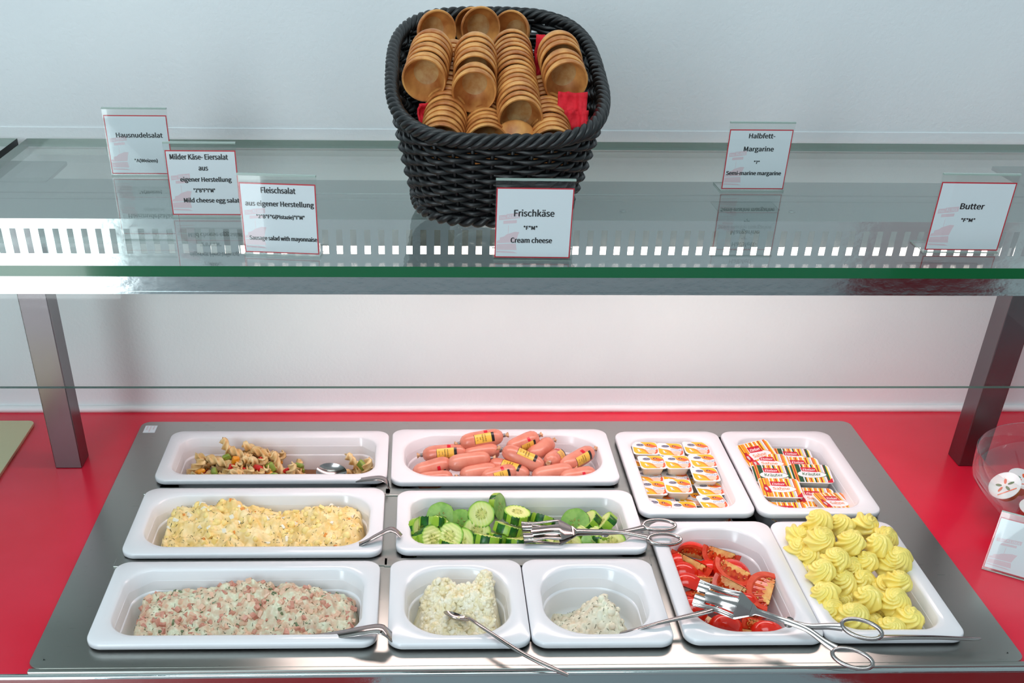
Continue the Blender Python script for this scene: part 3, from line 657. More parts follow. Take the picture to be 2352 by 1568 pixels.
CUC = [  # pixel, depth, normal, kind, scale, spin, label
 (1105, 1181, .272, (.02, -.80, .60), 0, .92, .3, 'big round cucumber slice facing the viewer at the back'),
 (1187, 1183, .266, (.12, .05, .98), 1, .92, .3, 'cucumber slice lying flat on the pile beside the tongs tip'),
 (1142, 1163, .300, (.86, -.42, .28), 2, .95, 0, 'cucumber slice standing on edge against the back pan wall'),
 (1013, 1186, .290, (-.12, -.80, .55), 2, 1.0, .8, 'smooth pale green cucumber slice at the back left'),
 (1060, 1200, .280, (-.35, -.75, .5), 2, .95, 1.2, 'dark rimmed cucumber slice left of the big round one'),
 (991, 1200, .262, (.06, .62, .78), 1, .98, 0, 'thick cucumber slice showing its striped rind at the back left'),
 (962, 1219, .250, (.75, -.45, .45), 0, .92, 0, 'cucumber slice tilted against the left pan wall'),
 (988, 1240, .232, (.62, -.52, .58), 1, 1.0, 2.0, 'cucumber slice with dark rind patch at the left front'),
 (1034, 1232, .240, (-.25, -.62, .74), 0, .96, .9, 'ridged cucumber slice left of the middle'),
 (1094, 1220, .258, (.1, -.72, .68), 0, .98, 0, 'cucumber slice wedged beneath the big round one'),
 (1064, 1246, .232, (-.55, -.55, .62), 0, 1.0, .5, 'cucumber slice leaning left in the middle front'),
 (1119, 1241, .228, (.18, .48, .86), 1, 1.0, .3, 'thick cucumber slice edge-on in the middle front'),
 (1192, 1246, 0.230, (.05, .42, .90), 1, .98, .6, 'cucumber slice lying flat below the tongs tip'),
 (1166, 1216, .252, (.3, .42, .86), 1, .98, .9, 'cucumber slice under the flat one beside the tongs'),
 (1018, 1262, 0.230, (0, -.55, .83), 0, .95, 0, 'cucumber slice at the front left cut off by the rim'),
 (1130, 1262, 0.230, (-.1, .6, .8), 1, .95, 1, 'lowest front cucumber slice in the middle'),
 (1176, 1262, 0.230, (.1, .55, .83), 1, .95, 2, 'front cucumber slice right of the middle, rind facing out'),
 (966, 1250, .232, (.75, -.45, .4), 1, .9, .4, 'cucumber slice in the front left corner of the pan'),
 (1084, 1264, 0.230, (.0, .6, .8), 1, .95, 3, 'front cucumber slice left of the middle, rind facing out'),
 (1322, 1201, .270, (-.30, -.76, .58), 2, 1.02, .5, 'smooth green cucumber slice leaning at the right back'),
 (1350, 1202, .276, (-.68, .10, .72), 1, 1.0, 1.5, 'cucumber slice leaning on the smooth one at the right'),
 (1388, 1206, .268, (-.75, .25, .6), 1, .98, 2.3, 'rightmost leaning cucumber slice with bright rind stripe'),
 (1364, 1252, 0.230, (0, -.66, .75), 2, .98, 0, 'cucumber slice facing up at the right front'),
 (1404, 1248, 0.230, (.12, -.58, .78), 0, .98, .4, 'cucumber slice behind the right front one'),
 (1304, 1254, 0.230, (-.2, -.52, .82), 0, 1.0, .8, 'cucumber slice peeking out under the tongs'),
 (1245, 1196, .282, (.3, .6, .75), 1, .95, .2, 'dark skinned cucumber slice behind the tongs'),
 (1250, 1256, 0.230, (.1, .4, .9), 1, .95, 1.1, 'cucumber slice lying flat under the tongs at the front'),
 (1268, 1266, 0.230, (-.1, -.5, .86), 0, .92, 0, 'lowest front cucumber slice right of the middle'),
 (1280, 1236, .248, (.1, -.2, .95), 0, 1.0, .6, 'cucumber slice buried beneath the tongs head'),
 (1150, 1236, .250, (.1, .45, .88), 1, 1.0, .2, 'cucumber slice deep in the pile, rind out, under the flat slices'),
 (1006, 1216, .262, (.3, -.4, .85), 0, 1.0, 1.2, 'cucumber slice deep in the pile behind the left front slices'),
 (1040, 1254, .232, (.2, .4, .88), 1, 1.0, 2.2, 'cucumber slice deep in the pile between the two left front slices'),
 (1216, 1222, .262, (-.1, -.3, .94), 0, 1.0, .4, 'cucumber slice half covered by the tip of the tongs'),
 (1310, 1232, .256, (.1, .3, .94), 1, 1.0, 1.7, 'cucumber slice beneath the shank of the tongs'),
 (1352, 1232, .250, (-.1, -.4, .9), 0, 1.0, .9, 'cucumber slice in the right pile, just below the smooth one'),
 (1378, 1236, .246, (.1, .3, .94), 1, 1.0, .1, 'cucumber slice in the right pile below the rightmost leaning one')]
for u, v, y, nz, kd, sc, sp, lb in CUC:
    o = CB[kd] if not cused[kd] else dup(CB[kd]); cused[kd] = True
    o.location = aty(u, v, y); o.rotation_mode = 'QUATERNION'; o.rotation_quaternion = frame(nz) @ Matrix.Rotation(sp, 3, 'Z').to_quaternion(); o.scale = (sc,) * 3
    tag(o, lb, 'cucumber slice', 'cucumber slices in the pan')

# ------------------------------------------------------------------ tomato wedges
M['tomskin'] = mat('tomato_skin', (222, 40, 22), .14); M['tomflesh'] = noisy(mat('tomato_flesh', (224, 70, 44), .2), (218, 56, 34), (232, 92, 60), 90, 3)
M['tomgel'] = noisy(mat('tomato_gel', (206, 54, 24), .1), (190, 34, 16), (220, 92, 40), 160, 2); M['tomcore'] = noisy(mat('tomato_core', (240, 164, 92), .2), (234, 128, 70), (246, 200, 122), 110, 3); M['tomseed'] = mat('tomato_seed', (226, 170, 84), .3)
def tom_root(seed, ang=72):
    root = empty('tomato_wedge'); r = random.Random(seed); R = .0245; L = .0265; ha = math.radians(ang / 2); nL = 44
    prof = [(-L * math.cos(math.pi * i / nL), R * math.sin(math.pi * i / nL) ** .75) for i in range(nL + 1)]
    s = MB(); s.loft([[(x, rr_ * math.sin(a), -rr_ * math.cos(a)) for a in [-ha + 2 * ha * k / 10 for k in range(11)]] for x, rr_ in prof], False); s.build('tomato_skin', 'tomskin', root)
    f = MB()
    for sg_ in (-1, 1):
        nrm = V((0, sg_ * math.cos(ha), math.sin(ha))); dirr = V((0, sg_ * math.sin(ha), -math.cos(ha)))
        def P(x, q, lift=0): return V((x, 0, 0)) + dirr * q + nrm * lift
        o1 = [P(x, rr_) for x, rr_ in prof]; i1 = [P(x * .80, rr_ * .77 + .0005) for x, rr_ in prof]; i2 = [P(x * .74, rr_ * .68 + .001, -.0016 + .0004 * math.sin(.9 * k)) for k, (x, rr_) in enumerate(prof)]
        i3 = [P(x * (.60 + .10 * math.sin(k * 1.05)), rr_ * (.27 + .08 * math.sin(k * 1.05 + seed)) + .001, .0003) for k, (x, rr_) in enumerate(prof)]; i4 = [P(x * .66, 0, .0004) for x, rr_ in prof]; i5 = [P(x, 0, 0) for x, rr_ in prof]
        rows_ = [o1, i1, i2, i3, i4]
        for k in range(4):
            a, b = (rows_[k], rows_[k + 1]); 
            if sg_ > 0: a, b = b, a
            f.loft([a, b], False, mi=(0, 0, 1, 2)[k])
        for k in range(8):
            i = r.randint(3, nL - 3); x, rr_ = prof[i]; c_ = P(x * .70, rr_ * r.uniform(.5, .66), -.0004)
            f.lathe([(0, -.0006), (.0007, -.0003), (.0009, .0002), (0, .0007)], 7, 3, Matrix.Translation(c_) @ frame(nrm).to_matrix().to_4x4())
    f.build('tomato_flesh', ['tomflesh', 'tomgel', 'tomcore', 'tomseed'], root)
    return root
TB = [tom_root(1, 74), tom_root(2, 64), tom_root(5, 84)]; tused = [False] * 3
TOM = [  # axis pixel ends, their heights, direction the skin faces, scale, label
 ((1546, 1268), (1632, 1312), .000, -.006, (-.3, .6, -.8), 0, 'tomato wedge on top at the back left, flesh up'),
 ((1616, 1258), (1696, 1284), .000, -.010, (-.35, .1, -.9), 1, 'tomato wedge against the back wall, yellowish flesh up'),
 ((1644, 1288), (1730, 1332), .006, -.012, (-.5, -.5, -.7), 0, 'tomato wedge in the middle of the back row, skin to the front'),
 ((1644, 1322), (1726, 1366), .004, -.008, (-.35, .55, -.8), 2, 'large tomato wedge in the centre with a broad pale core'),
 ((1774, 1318), (1750, 1406), .000, -.014, (-.85, .15, -.45), 0, 'tomato wedge at the right standing against the pan wall'),
 ((1586, 1330), (1640, 1334), -.008, -.012, (-.2, .5, -.9), 2, 'tomato wedge cut side up with a rayed core, left middle'),
 ((1558, 1336), (1600, 1352), -.006, -.012, (.1, -.4, .9), 1, 'tomato wedge skin up beside the left pan wall'),
 ((1584, 1372), (1644, 1358), -.004, -.010, (-.3, .4, -.85), 0, 'tomato wedge beneath the tip of the tongs'),
 ((1566, 1262), (1618, 1276), -.012, -.016, (.1, .4, .9), 1, 'tomato wedge at the back showing its red skin'),
 ((1544, 1280), (1560, 1318), -.010, -.014, (-.5, -.3, .8), 0, 'tomato wedge leaning on the left pan wall, skin up'),
 ((1600, 1412), (1650, 1442), -.018, -.024, (-.4, -.3, -.8), 1, 'tomato wedge at the front left under the tongs'),
 ((1636, 1430), (1700, 1452), -.018, -.026, (.1, -.5, .85), 0, 'tomato wedge with red skin up at the front'),
 ((1706, 1424), (1786, 1446), -.016, -.024, (.3, .4, -.85), 0, 'tomato wedge at the front right, flesh up'),
 ((1690, 1448), (1745, 1456), -.024, -.028, (0, .3, -.9), 1, 'small tomato wedge at the very front'),
 ((1738, 1446), (1788, 1462), -.022, -.028, (.1, -.5, .85), 1, 'tomato wedge at the front right with skin up'),
 ((1568, 1388), (1610, 1416), -.012, -.018, (-.4, -.2, .85), 1, 'tomato wedge skin up at the left front, beside the wall'),
 ((1690, 1384), (1738, 1396), -.014, -.020, (0, -.3, .9), 1, 'tomato wedge behind the raised tongs arm'),
 ((1624, 1396), (1684, 1410), -.018, -.022, (0, -.3, .9), 0, 'tomato wedge buried beneath the tongs'),
 ((1552, 1310), (1588, 1326), -.012, -.016, (.2, -.4, .85), 1, 'red skinned tomato wedge in the left middle'),
 ((1600, 1300), (1660, 1330), -.022, -.026, (.1, -.4, .85), 0, 'tomato wedge low in the pile behind the centre'),
 ((1556, 1356), (1596, 1392), -.014, -.018, (-.3, .3, -.85), 0, 'tomato wedge cut side up by the left wall, beside the tongs tip'),
 ((1650, 1300), (1712, 1352), -.018, -.022, (.1, -.4, .85), 0, 'tomato wedge filling the gap under the middle wedges'),
 ((1700, 1372), (1752, 1420), -.024, -.028, (-.2, .4, -.85), 2, 'tomato wedge low at the right beneath the standing one'),
 ((1640, 1376), (1700, 1420), -.026, -.030, (.1, -.4, .85), 0, 'tomato wedge at the pan floor under the tongs head'),
 ((1566, 1300), (1622, 1352), -.024, -.028, (.1, -.4, .85), 0, 'tomato wedge at the pan floor at the left of the pile')]
for a, b, za, zb, out, kd, lb in TOM:
    o = TB[kd] if not tused[kd] else dup(TB[kd]); tused[kd] = True
    A, B = at(*a, za), at(*b, zb); X = B - A; L_ = X.length; X.normalize(); dn = V(out); Z = -(dn - X * dn.dot(X)).normalized(); Y = Z.cross(X)
    ctr = (A + B) / 2 - Z * .004
    o.rotation_mode = 'QUATERNION'; o.rotation_quaternion = Matrix((X, Y, Z)).transposed().to_quaternion(); o.location = ctr + Z * .010
    k = max(.72, min(1.12, L_ / .053)); o.scale = (k * 1.08, k * 1.16, k * 1.16); tag(o, lb, 'tomato wedge', 'tomato wedges in the pan')

# ------------------------------------------------------------------ butter rosettes
M['butter'] = mat('butter', (252, 230, 124), .26); M['butter'].node_tree.nodes['Principled BSDF'].inputs['Subsurface Weight'].default_value = .0
def ros_root(seed, nf=8, tw=1.5):
    r = random.Random(seed); m = MB(); nz, na = 26, 72; rings = []
    for k in range(nz):
        t = k / (nz - 1); env = (.0178 * (1 - t) ** .62 + .0006) * (1 if t > .12 else .80 + .2 * t / .12); dep = .13 * min(1, t * 5 + .3) * (1 - .35 * t); z = .020 * t ** .9 + (.003 * math.sin(t * 3.1))
        rg = []
        for i in range(na):
            a = 2 * math.pi * i / na; w = math.cos(nf * (a - tw * t * t * 2.2 - seed)); w = math.copysign(abs(w) ** .7, w); nn = noise.noise((math.cos(a) * 2 + seed * 7, math.sin(a) * 2, t * 2))
            e = env * (1 + dep * w + .10 * nn); rg.append((e * math.cos(a) + .002 * t * math.sin(seed), e * math.sin(a) + .003 * t, z + .0016 * w * t * (1 - t) * 2 + .001 * nn))
        rings.append(rg)
    m.loft(rings, True, True, True); return m.build('butter_rosette', 'butter')
RB = [ros_root(1, 7, 1.5), ros_root(2, 6, 1.9), ros_root(3, 6, 1.3), ros_root(4, 7, 1.7)]; rused = [False] * 4
def ros_word(u, v): 
    return None
ROS = [(1878, 1200, .036), (1933, 1206, .030), (1990, 1206, .028), (1835, 1228, .022), (1884, 1236, .036), (1949, 1246, .034), (2015, 1252, .030), (1838, 1262, .012), (1868, 1276, .016), (1921, 1282, .032), (1986, 1288, .018), (2041, 1296, .010), (1884, 1312, .026),
 (1935, 1340, .008), (1982, 1334, .004), (2064, 1332, .018), (1892, 1362, .012), (2027, 1350, .000), (1990, 1376, .010), (2055, 1384, .006), (1908, 1408, .000), (1962, 1414, .010), (2086, 1420, .002), (2022, 1404, -.014), (2040, 1446, -.002), (1924, 1438, -.008), (2000, 1430, -.016), (1944, 1384, -.012), (2034, 1232, .026), (1952, 1300, .012), (1996, 1452, -.014), (2060, 1288, .016), (1966, 1360, -.016), (1912, 1340, -.010), (1860, 1310, .000)]
order = sorted(range(len(ROS)), key=lambda i: ROS[i][1])
rows_ = [order[i:i + 5] for i in range(0, len(order), 5)]
rl = {}
rown = ['rearmost row', 'second row from the back', 'third row from the back', 'middle row', 'third row from the front', 'second row from the front', 'front row']
pos5 = ['leftmost', 'second from left', 'third from left', 'fourth from left', 'rightmost']
for ri, rw_ in enumerate(rows_):
    for ci, i in enumerate(sorted(rw_, key=lambda i: ROS[i][0])): rl[i] = 'yellow butter rosette, %s in the %s of its pan' % (pos5[ci], rown[ri])
for i, (u, v, z) in enumerate(ROS):
    kd = i % 4; o = RB[kd] if not rused[kd] else dup(RB[kd]); rused[kd] = True
    p = at(u, v, z); r = random.Random(i * 7 + 1)
    nrm = V((r.uniform(-.45, .35), r.uniform(-.65, -.05), .85)); q = frame(nrm, (math.cos(i), math.sin(i), 0))
    o.rotation_mode = 'QUATERNION'; o.rotation_quaternion = q; k = r.uniform(.96, 1.1); o.scale = (k, k, k * 1.1); o.location = p - (q @ V((0, 0, .009)))
    tag(o, rl[i], 'butter rosette', 'butter rosettes in the pan')

# ------------------------------------------------------------------ pasta salad
M['pasta'] = noisy(mat('pasta', (236, 200, 140), .3), (228, 184, 120), (242, 214, 160), 60, 3); M['redpep'] = mat('red_pepper', (206, 24, 26), .2); M['greenpep'] = mat('green_pepper', (136, 158, 62), .22); M['orangepep'] = mat('orange_pepper', (232, 150, 34), .22); M['dressing'] = mat('brown_dressing', (150, 96, 44), .12)
dr = MB(); dr.loft([[(x, y, z + .0012 * noise.noise((x * 60, y * 60, 0))) for x, y, z in rr(-.465, -.200, .392, .488, .02, zz, 8)] for zz in (-.050, -.041)], True, False, True); tag(dr.build('salad_dressing', 'dressing'), 'brown oily dressing pooled in the pasta salad pan', 'dressing', kind='stuff')
def fus_root(seed):
    m = MB(); n = 30; L = .038; rings = []
    for k in range(n):
        s = k / (n - 1); a0 = s * math.radians(400) + seed; bx = .0035 * math.sin(s * 2.6 + seed); e = 1 if .05 < s < .95 else .72
        rg = []
        for j in range(18):
            a = 2 * math.pi * j / 18; q = .5 + .5 * math.cos(3 * a); rad = (.0016 + .0058 * q ** 1.5) * e; rg.append(((s - .5) * L, rad * math.cos(a + a0) + bx, rad * math.sin(a + a0) + bx * .5))
        rings.append(rg)
    m.loft(rings, True, True, True); return m.build('fusilli', 'pasta')
FB = [fus_root(0), fus_root(1.7), fus_root(3.1)]; fused = [False] * 3
def put_fus(p, X, lb, grp, sc=1):
    kd = RND.randint(0, 2) if all(fused) else fused.index(False); o = FB[kd] if not fused[kd] else dup(FB[kd]); fused[kd] = True
    o.location = p; o.rotation_mode = 'QUATERNION'; X = V(X).normalized(); q = X.to_track_quat('X', 'Z') @ Matrix.Rotation(RND.uniform(0, 6), 3, 'X').to_quaternion(); o.rotation_quaternion = q; o.scale = (sc,) * 3; tag(o, lb, 'pasta', grp)
FUS = [((527, 1030), (.4, .1, -.9), .464, 'pasta spiral standing up as the tip of the pasta heap'), ((555, 1046), (.8, .1, -.6), .458, 'pasta spiral sloping down from the tip of the heap'), ((585, 1030), (.9, .2, -.5), .470, 'curled pasta spiral behind the tip of the heap'), ((606, 1044), (.85, .2, -.3), .462, 'pasta spiral on the right shoulder of the heap'),
 ((636, 1066), (.2, .1, -1), .446, 'pasta spiral hanging down at the right end of the heap'), ((478, 1050), (.9, .1, -.2), .455, 'pasta spiral on the upper left of the heap'), ((505, 1060), (.8, 0, -.5), .445, 'pasta spiral below the upper left one'), ((450, 1076), (.7, .2, .6), .440, 'pasta spiral on the left slope of the heap'),
 ((590, 1066), (.6, -.2, .7), .440, 'pasta spiral rising in the middle of the heap'), ((812, 1062), (.3, .1, -.9), .462, 'curved pasta piece standing at the right beside the spoon'), ((846, 1078), (.2, 0, .95), .440, 'twisted pasta spiral at the far right end of the pan'), ((520, 1084), (.8, -.1, .5), .426, 'pasta spiral in the front middle of the heap'), ((470, 1094), (.95, 0, .15), .416, 'pasta spiral at the front left of the heap'), ((665, 1088), (.5, 0, .8), .420, 'pasta spiral right of the red pepper piece'), ((560, 1092), (.8, .1, .5), .418, 'pasta spiral at the front just left of the red pepper')]
for (u, v), X, y, lb in FUS: put_fus(aty(u, v, y), X, lb, 'pasta spirals in the pasta salad')
r = random.Random(5)
def phz(s): return -.042 + .036 * math.exp(-((s - .33) / .24) ** 2) + .012 * math.exp(-((s - 1) / .1) ** 2)
for i in range(64):
    s = r.betavariate(1.4, 2.6) if i < 52 else r.uniform(.84, .99); t = r.random(); x = -.462 + .262 * s; y = .410 + .071 * t
    z = phz(s) * 1.0 + .004 - .012 * abs(t - .6) - .012 * r.random() ** 1.5
    put_fus(V((x, y, max(z, -.046))), (r.uniform(-1, 1), r.uniform(-.7, .7), r.uniform(-.5, .5)), 'pale pasta spiral lying within the pasta salad heap' if s < .84 else 'pale pasta spiral lying low beside the spoon in the pasta salad', 'pasta spirals within the heap' if s < .84 else 'pasta spirals beside the spoon', r.uniform(.85, 1.05))
def dice_root(m_, nm, seed):
    r_ = random.Random(seed); m = MB(); a, b, c_ = .0052, .0042, .0026; e = .0012
    rg = [[(x * (1 + .15 * noise.noise((x * 300 + seed, y * 300, z_ * 300))), y, z_ + .0012 * math.sin(x * 300 + seed)) for x, y, _ in rr(-a + i_, a - i_, -b + i_, b - i_, .0015, 0, 4)] for i_, z_ in ((e, -c_), (0, -c_ + e), (0, c_ - e), (e, c_))]
    m.loft(rg, True, True, True); return m.build(nm, m_)
DB = {'redpep': dice_root('redpep', 'pepper_piece', 1), 'greenpep': dice_root('greenpep', 'pepper_piece', 2), 'orangepep': dice_root('orangepep', 'pepper_piece', 3)}; dused = {k: False for k in DB}
def put_dice(k, p, lb, grp, sc):
    o = DB[k] if not dused[k] else dup(DB[k]); dused[k] = True; o.location = p; o.rotation_mode = 'QUATERNION'; o.rotation_quaternion = Matrix.Rotation(RND.uniform(0, 6), 3, V((RND.uniform(-1, 1), RND.uniform(-1, 1), RND.uniform(-1, 1)))).to_quaternion(); o.scale = (sc,) * 3; tag(o, lb, 'pepper piece', grp)
cn_ = {'redpep': 'red', 'greenpep': 'green', 'orangepep': 'orange'}
for u, v, y, k, lb, sc in ((596, 1080, .425, 'redpep', 'biggest red pepper piece at the front of the pasta heap', 1.7), (535, 1074, .428, 'redpep', 'red pepper strip in the middle of the pasta heap', 1.2), (541, 1058, .440, 'orangepep', 'orange pepper piece in the upper middle of the heap', 1.3), (521, 1050, .450, 'greenpep', 'green pepper piece near the tip of the pasta heap', 1.1), (494, 1086, .416, 'greenpep', 'green pepper piece in the left middle of the heap', 1.5), (660, 1078, .430, 'redpep', 'red pepper piece in the dressing right of the heap', 1.2), (622, 1074, .434, 'greenpep', 'green pepper piece just right of the big red one', 1.4), (832, 1068, .452, 'greenpep', 'green pepper piece at the far right of the pasta pan', 1.4), (688, 1070, .44, 'greenpep', 'green pepper piece in the dressing left of the spoon', 1.3), (460, 1082, .42, 'orangepep', 'orange pepper piece on the left of the heap', 1.2), (627, 1094, .405, 'greenpep', 'green pepper piece at the front edge near the red one', 1.4), (434, 1096, .405, 'greenpep', 'green pepper piece at the front left end of the heap', 1.4), (776, 1100, .402, 'redpep', 'small red pepper piece on the spoon', .8)):
    put_dice(k, aty(u, v, y), lb, 'pepper pieces in the pasta salad', sc)
for i in range(46):
    s = r.betavariate(1.3, 1.7); t = r.random(); k = r.choice(('redpep', 'greenpep', 'greenpep', 'orangepep')); put_dice(k, V((-.46 + .258 * s, .404 + .076 * t, max(phz(s) - .006 + .008 * r.random(), -.042))), 'small %s pepper piece mixed into the pasta salad' % cn_[k], '%s pepper bits in the pasta salad' % cn_[k], r.uniform(.6, 1.1))

# ------------------------------------------------------------------ portion tubs
P_ = {}
for k, c_ in dict(t_white=(240, 238, 240), t_yel=(252, 186, 30), t_org=(246, 142, 40), t_red=(232, 96, 52), t_navy=(28, 30, 84), t_blue=(70, 130, 176), t_brown=(120, 40, 24), t_pink=(240, 200, 178), s_yel=(248, 206, 40), s_ylw2=(246, 226, 120), s_org=(244, 160, 44), s_red=(186, 30, 30), s_lbl=(206, 8, 40), s_grn=(22, 104, 54), s_dgrn=(12, 74, 40), s_grey=(206, 206, 206), s_orn=(236, 128, 40)).items():
    M[k] = mat(k, c_, .28)
M['tubbody'] = mat('tub_plastic', (238, 230, 214), .25); M['tubbody2'] = mat('tub_plastic_grey', (214, 214, 206), .25)
def tub(w, d, h, rc, body, prt, mats, nm, rim=.0028):
    root = empty(nm); m = MB()
    R = lambda i, r_, z: rr(-w / 2 + i, w / 2 - i, -d / 2 + i, d / 2 - i, r_, z, 6)
    m.loft([R(rim + .0045, rc - .001, -h), R(rim + .0030, rc, -h + .0015), R(rim + .0004, rc, -.0012), R(.0002, rc, -.0010), R(0, rc, -.0005)], True, True, False); m.build('tub', body, root, angle=50)
    l = MB(); l.loft([R(0, rc, -.0005), R(0, rc, 0), R(.0006, rc, .0003)], True, False, True, 0, False); prt(l, w, d); l.build('foil_lid', mats, root, angle=30); return root
def prt_m(l, w, d):
    z = .00042; dz = .00007; T = lambda pts, mi, k: poly(l, [(x * w / 2, y * d / 2) for x, y in pts], z + dz * k, mi)
    T([(-.93, .15), (-.6, .0), (-.2, -.1), (.1, -.35), (.3, -.93), (-.55, -.93), (-.8, -.85), (-.93, -.55)], 1, 0)
    T([(-.3, .93), (.55, .93), (.8, .85), (.93, .55), (.93, .1), (.4, .1), (.0, .3), (-.05, .6)], 1, 0)
    T([(-.05, .5), (.2, .7), (.55, .6), (.93, .1), (.93, -.05), (.5, .05), (.1, .2)], 2, 1); T([(.25, .55), (.5, .6), (.93, .3), (.93, .05), (.55, .15)], 3, 2)
    T([(-.5, -.05), (-.25, -.1), (.15, -.45), (.45, -.93), (.15, -.93), (-.1, -.5)], 2, 1); T([(.62, -.93), (.85, -.75), (.93, -.45), (.93, -.1), (.7, -.4)], 3, 1)
    T([(.0, -.35), (.55, -.3), (.8, -.45), (.6, -.85), (.2, -.85)], 7, 2)
    poly(l, ell(.30 * w / 2, .50 * d / 2, .0026, .0023, 14), z + dz * 3, 6); poly(l, ell(.31 * w / 2, .48 * d / 2, .0011, .0010, 10), z + dz * 4, 7)
    T([(-.02, -.02), (.12, .12), (.35, .02), (.6, .06), (.85, .18), (.9, .0), (.8, -.2), (.4, -.32), (.1, -.25)], 0, 3)
    poly(l, ell(-.36 * w / 2, .44 * d / 2, .0062, .0036, 22), z + dz * 2, 0)
    poly(l, [(-.36 * w / 2 + .0054 * math.copysign(abs(math.cos(t)) ** .7, math.cos(t)), .44 * d / 2 + .0029 * math.copysign(abs(math.sin(t)) ** .8, math.sin(t))) for t in [2 * math.pi * i / 24 for i in range(24)]], z + dz * 3, 4)
    put_text(l, 'bebo', -.36 * w / 2, .44 * d / 2, .0082, .0030, z + dz * 4, 0, .0)
    put_text(l, 'Omega', .44 * w / 2, -.10 * d / 2, .0165, .0046, z + dz * 5, 5, .0); put_text(l, 'light', .40 * w / 2, -.27 * d / 2, .0045, .0017, z + dz * 5, 5, .0)
    poly(l, ell(-.55 * w / 2, -.35 * d / 2, .0014, .0026, 14, .5), z + dz * 2, 0); poly(l, ell(-.48 * w / 2, -.58 * d / 2, .0024, .0015, 14, -.3), z + dz * 2, 0); poly(l, ell(-.46 * w / 2, -.63 * d / 2, .0019, .0005, 10, -.3), z + dz * 3, 6)
def prt_s(green):
    def f(l, w, d):
        z = .00042; dz = .00007; r = random.Random(4); T = lambda pts, mi, k: poly(l, [(x * w / 2, y * d / 2) for x, y in pts], z + dz * k, mi)
        x = -.955; seq = [(1, .10), (2, .05), (4, .06), (2, .06), (3, .08), (1, .14), (0, .06), (3, .07), (2, .06), (0, .05), (1, .10), (4, .06), (2, .07), (0, .07), (3, .08), (1, .08), (0, .06), (2, .07), (4, .08), (2, .08), (8, .10), (0, .06), (4, .03), (3, .12), (2, .06)]
        if green: seq = [({3: 6, 1: 6, 2: 1}.get(a, a) if k < 9 else {3: 6}.get(a, a), b) for k, (a, b) in enumerate(seq)]
        for mi, wd_ in seq:
            x2 = min(x + wd_, .955); e = .96; ya = e if max(abs(x), abs(x2)) < .86 else .82; T([(x, -ya), (x2, -ya), (x2, ya), (x, ya)], mi, 0); x = x2
            if x >= .955: break
        T([(.62, -.94), (.93, -.94), (.95, -.45)], 5, 3)
        oc = 7 if green else 9
        lens = lambda k, s: [(.02 + .70 * s * math.cos(t), -.12 + .36 * s * math.sin(t) * (1 - .15 * math.cos(t))) for t in [2 * math.pi * i / 28 for i in range(28)]]
        T([(.05 + (x_ - .02) * 1.07, y_ * 1.02) for x_, y_ in lens(0, 1)], oc, 1); T(lens(0, 1), 0, 2)
        T([(-.45, .62), (.28, .60), (.34, .12), (-.42, .18)], 5, 3)
        put_text(l, 'Etelser', -.06 * w / 2, .37 * d / 2, .0185, .0056, z + dz * 4, 0, 0, .35); put_text(l, 'Etelser', -.06 * w / 2 + .0003, .37 * d / 2, .0185, .0056, z + dz * 5, 0, 0, .35)
        put_text(l, 'Kräuter' if green else 'Sahne', .0, -.10 * d / 2, .026 if green else .0235, .0072 if green else .0066, z + dz * 4, 7 if green else 9, 0); put_text(l, 'Kräuter' if green else 'Sahne', .0003, -.10 * d / 2, .026 if green else .0235, .0072 if green else .0066, z + dz * 5, 7 if green else 9, 0)
        put_text(l, 'Creme', .0, -.29 * d / 2, .0075, .0018, z + dz * 4, 7 if green else 9, .0)
        if not green: 
            T([(-.82, .12), (-.60, .12), (-.50, -.25), (-.52, -.55), (-.80, -.50), (-.86, -.2)], 5, 3); T([(-.78, .0), (-.66, .0), (-.64, -.22), (-.70, -.34), (-.76, -.22)], 8, 4); T([(-.76, .30), (-.64, .28), (-.62, .12), (-.79, .12)], 4, 3)
    return f
SM = ['t_white', 's_org', 's_yel', 's_orn', 's_red', 's_lbl', 's_dgrn', 's_grn', 's_grey', 's_orn']
tm_ = tub(.0385, .0365, .0175, .0055, 'tubbody', prt_m, ['t_white', 't_yel', 't_org', 't_red', 't_navy', 't_blue', 't_brown', 't_pink'], 'margarine_tub')
ts_ = tub(.0585, .0465, .0200, .0075, 'tubbody2', prt_s(False), SM, 'cheese_tub')
tk_ = tub(.0585, .0465, .0200, .0075, 'tubbody2', prt_s(True), SM, 'cheese_tub')
TB_ = {'m': [tm_, False], 's': [ts_, False], 'k': [tk_, False]}
def put_tub(k, u, v, y, yaw, pitch, rollx, lb, cat, grp):
    o = TB_[k][0] if not TB_[k][1] else dup(TB_[k][0]); TB_[k][1] = True
    o.location = aty(u, v, y); o.rotation_mode = 'QUATERNION'
    o.rotation_quaternion = (Matrix.Rotation(math.radians(yaw), 3, 'Z') @ Matrix.Rotation(math.radians(pitch), 3, 'X') @ Matrix.Rotation(math.radians(rollx), 3, 'Y')).to_quaternion(); tag(o, lb, cat, grp)
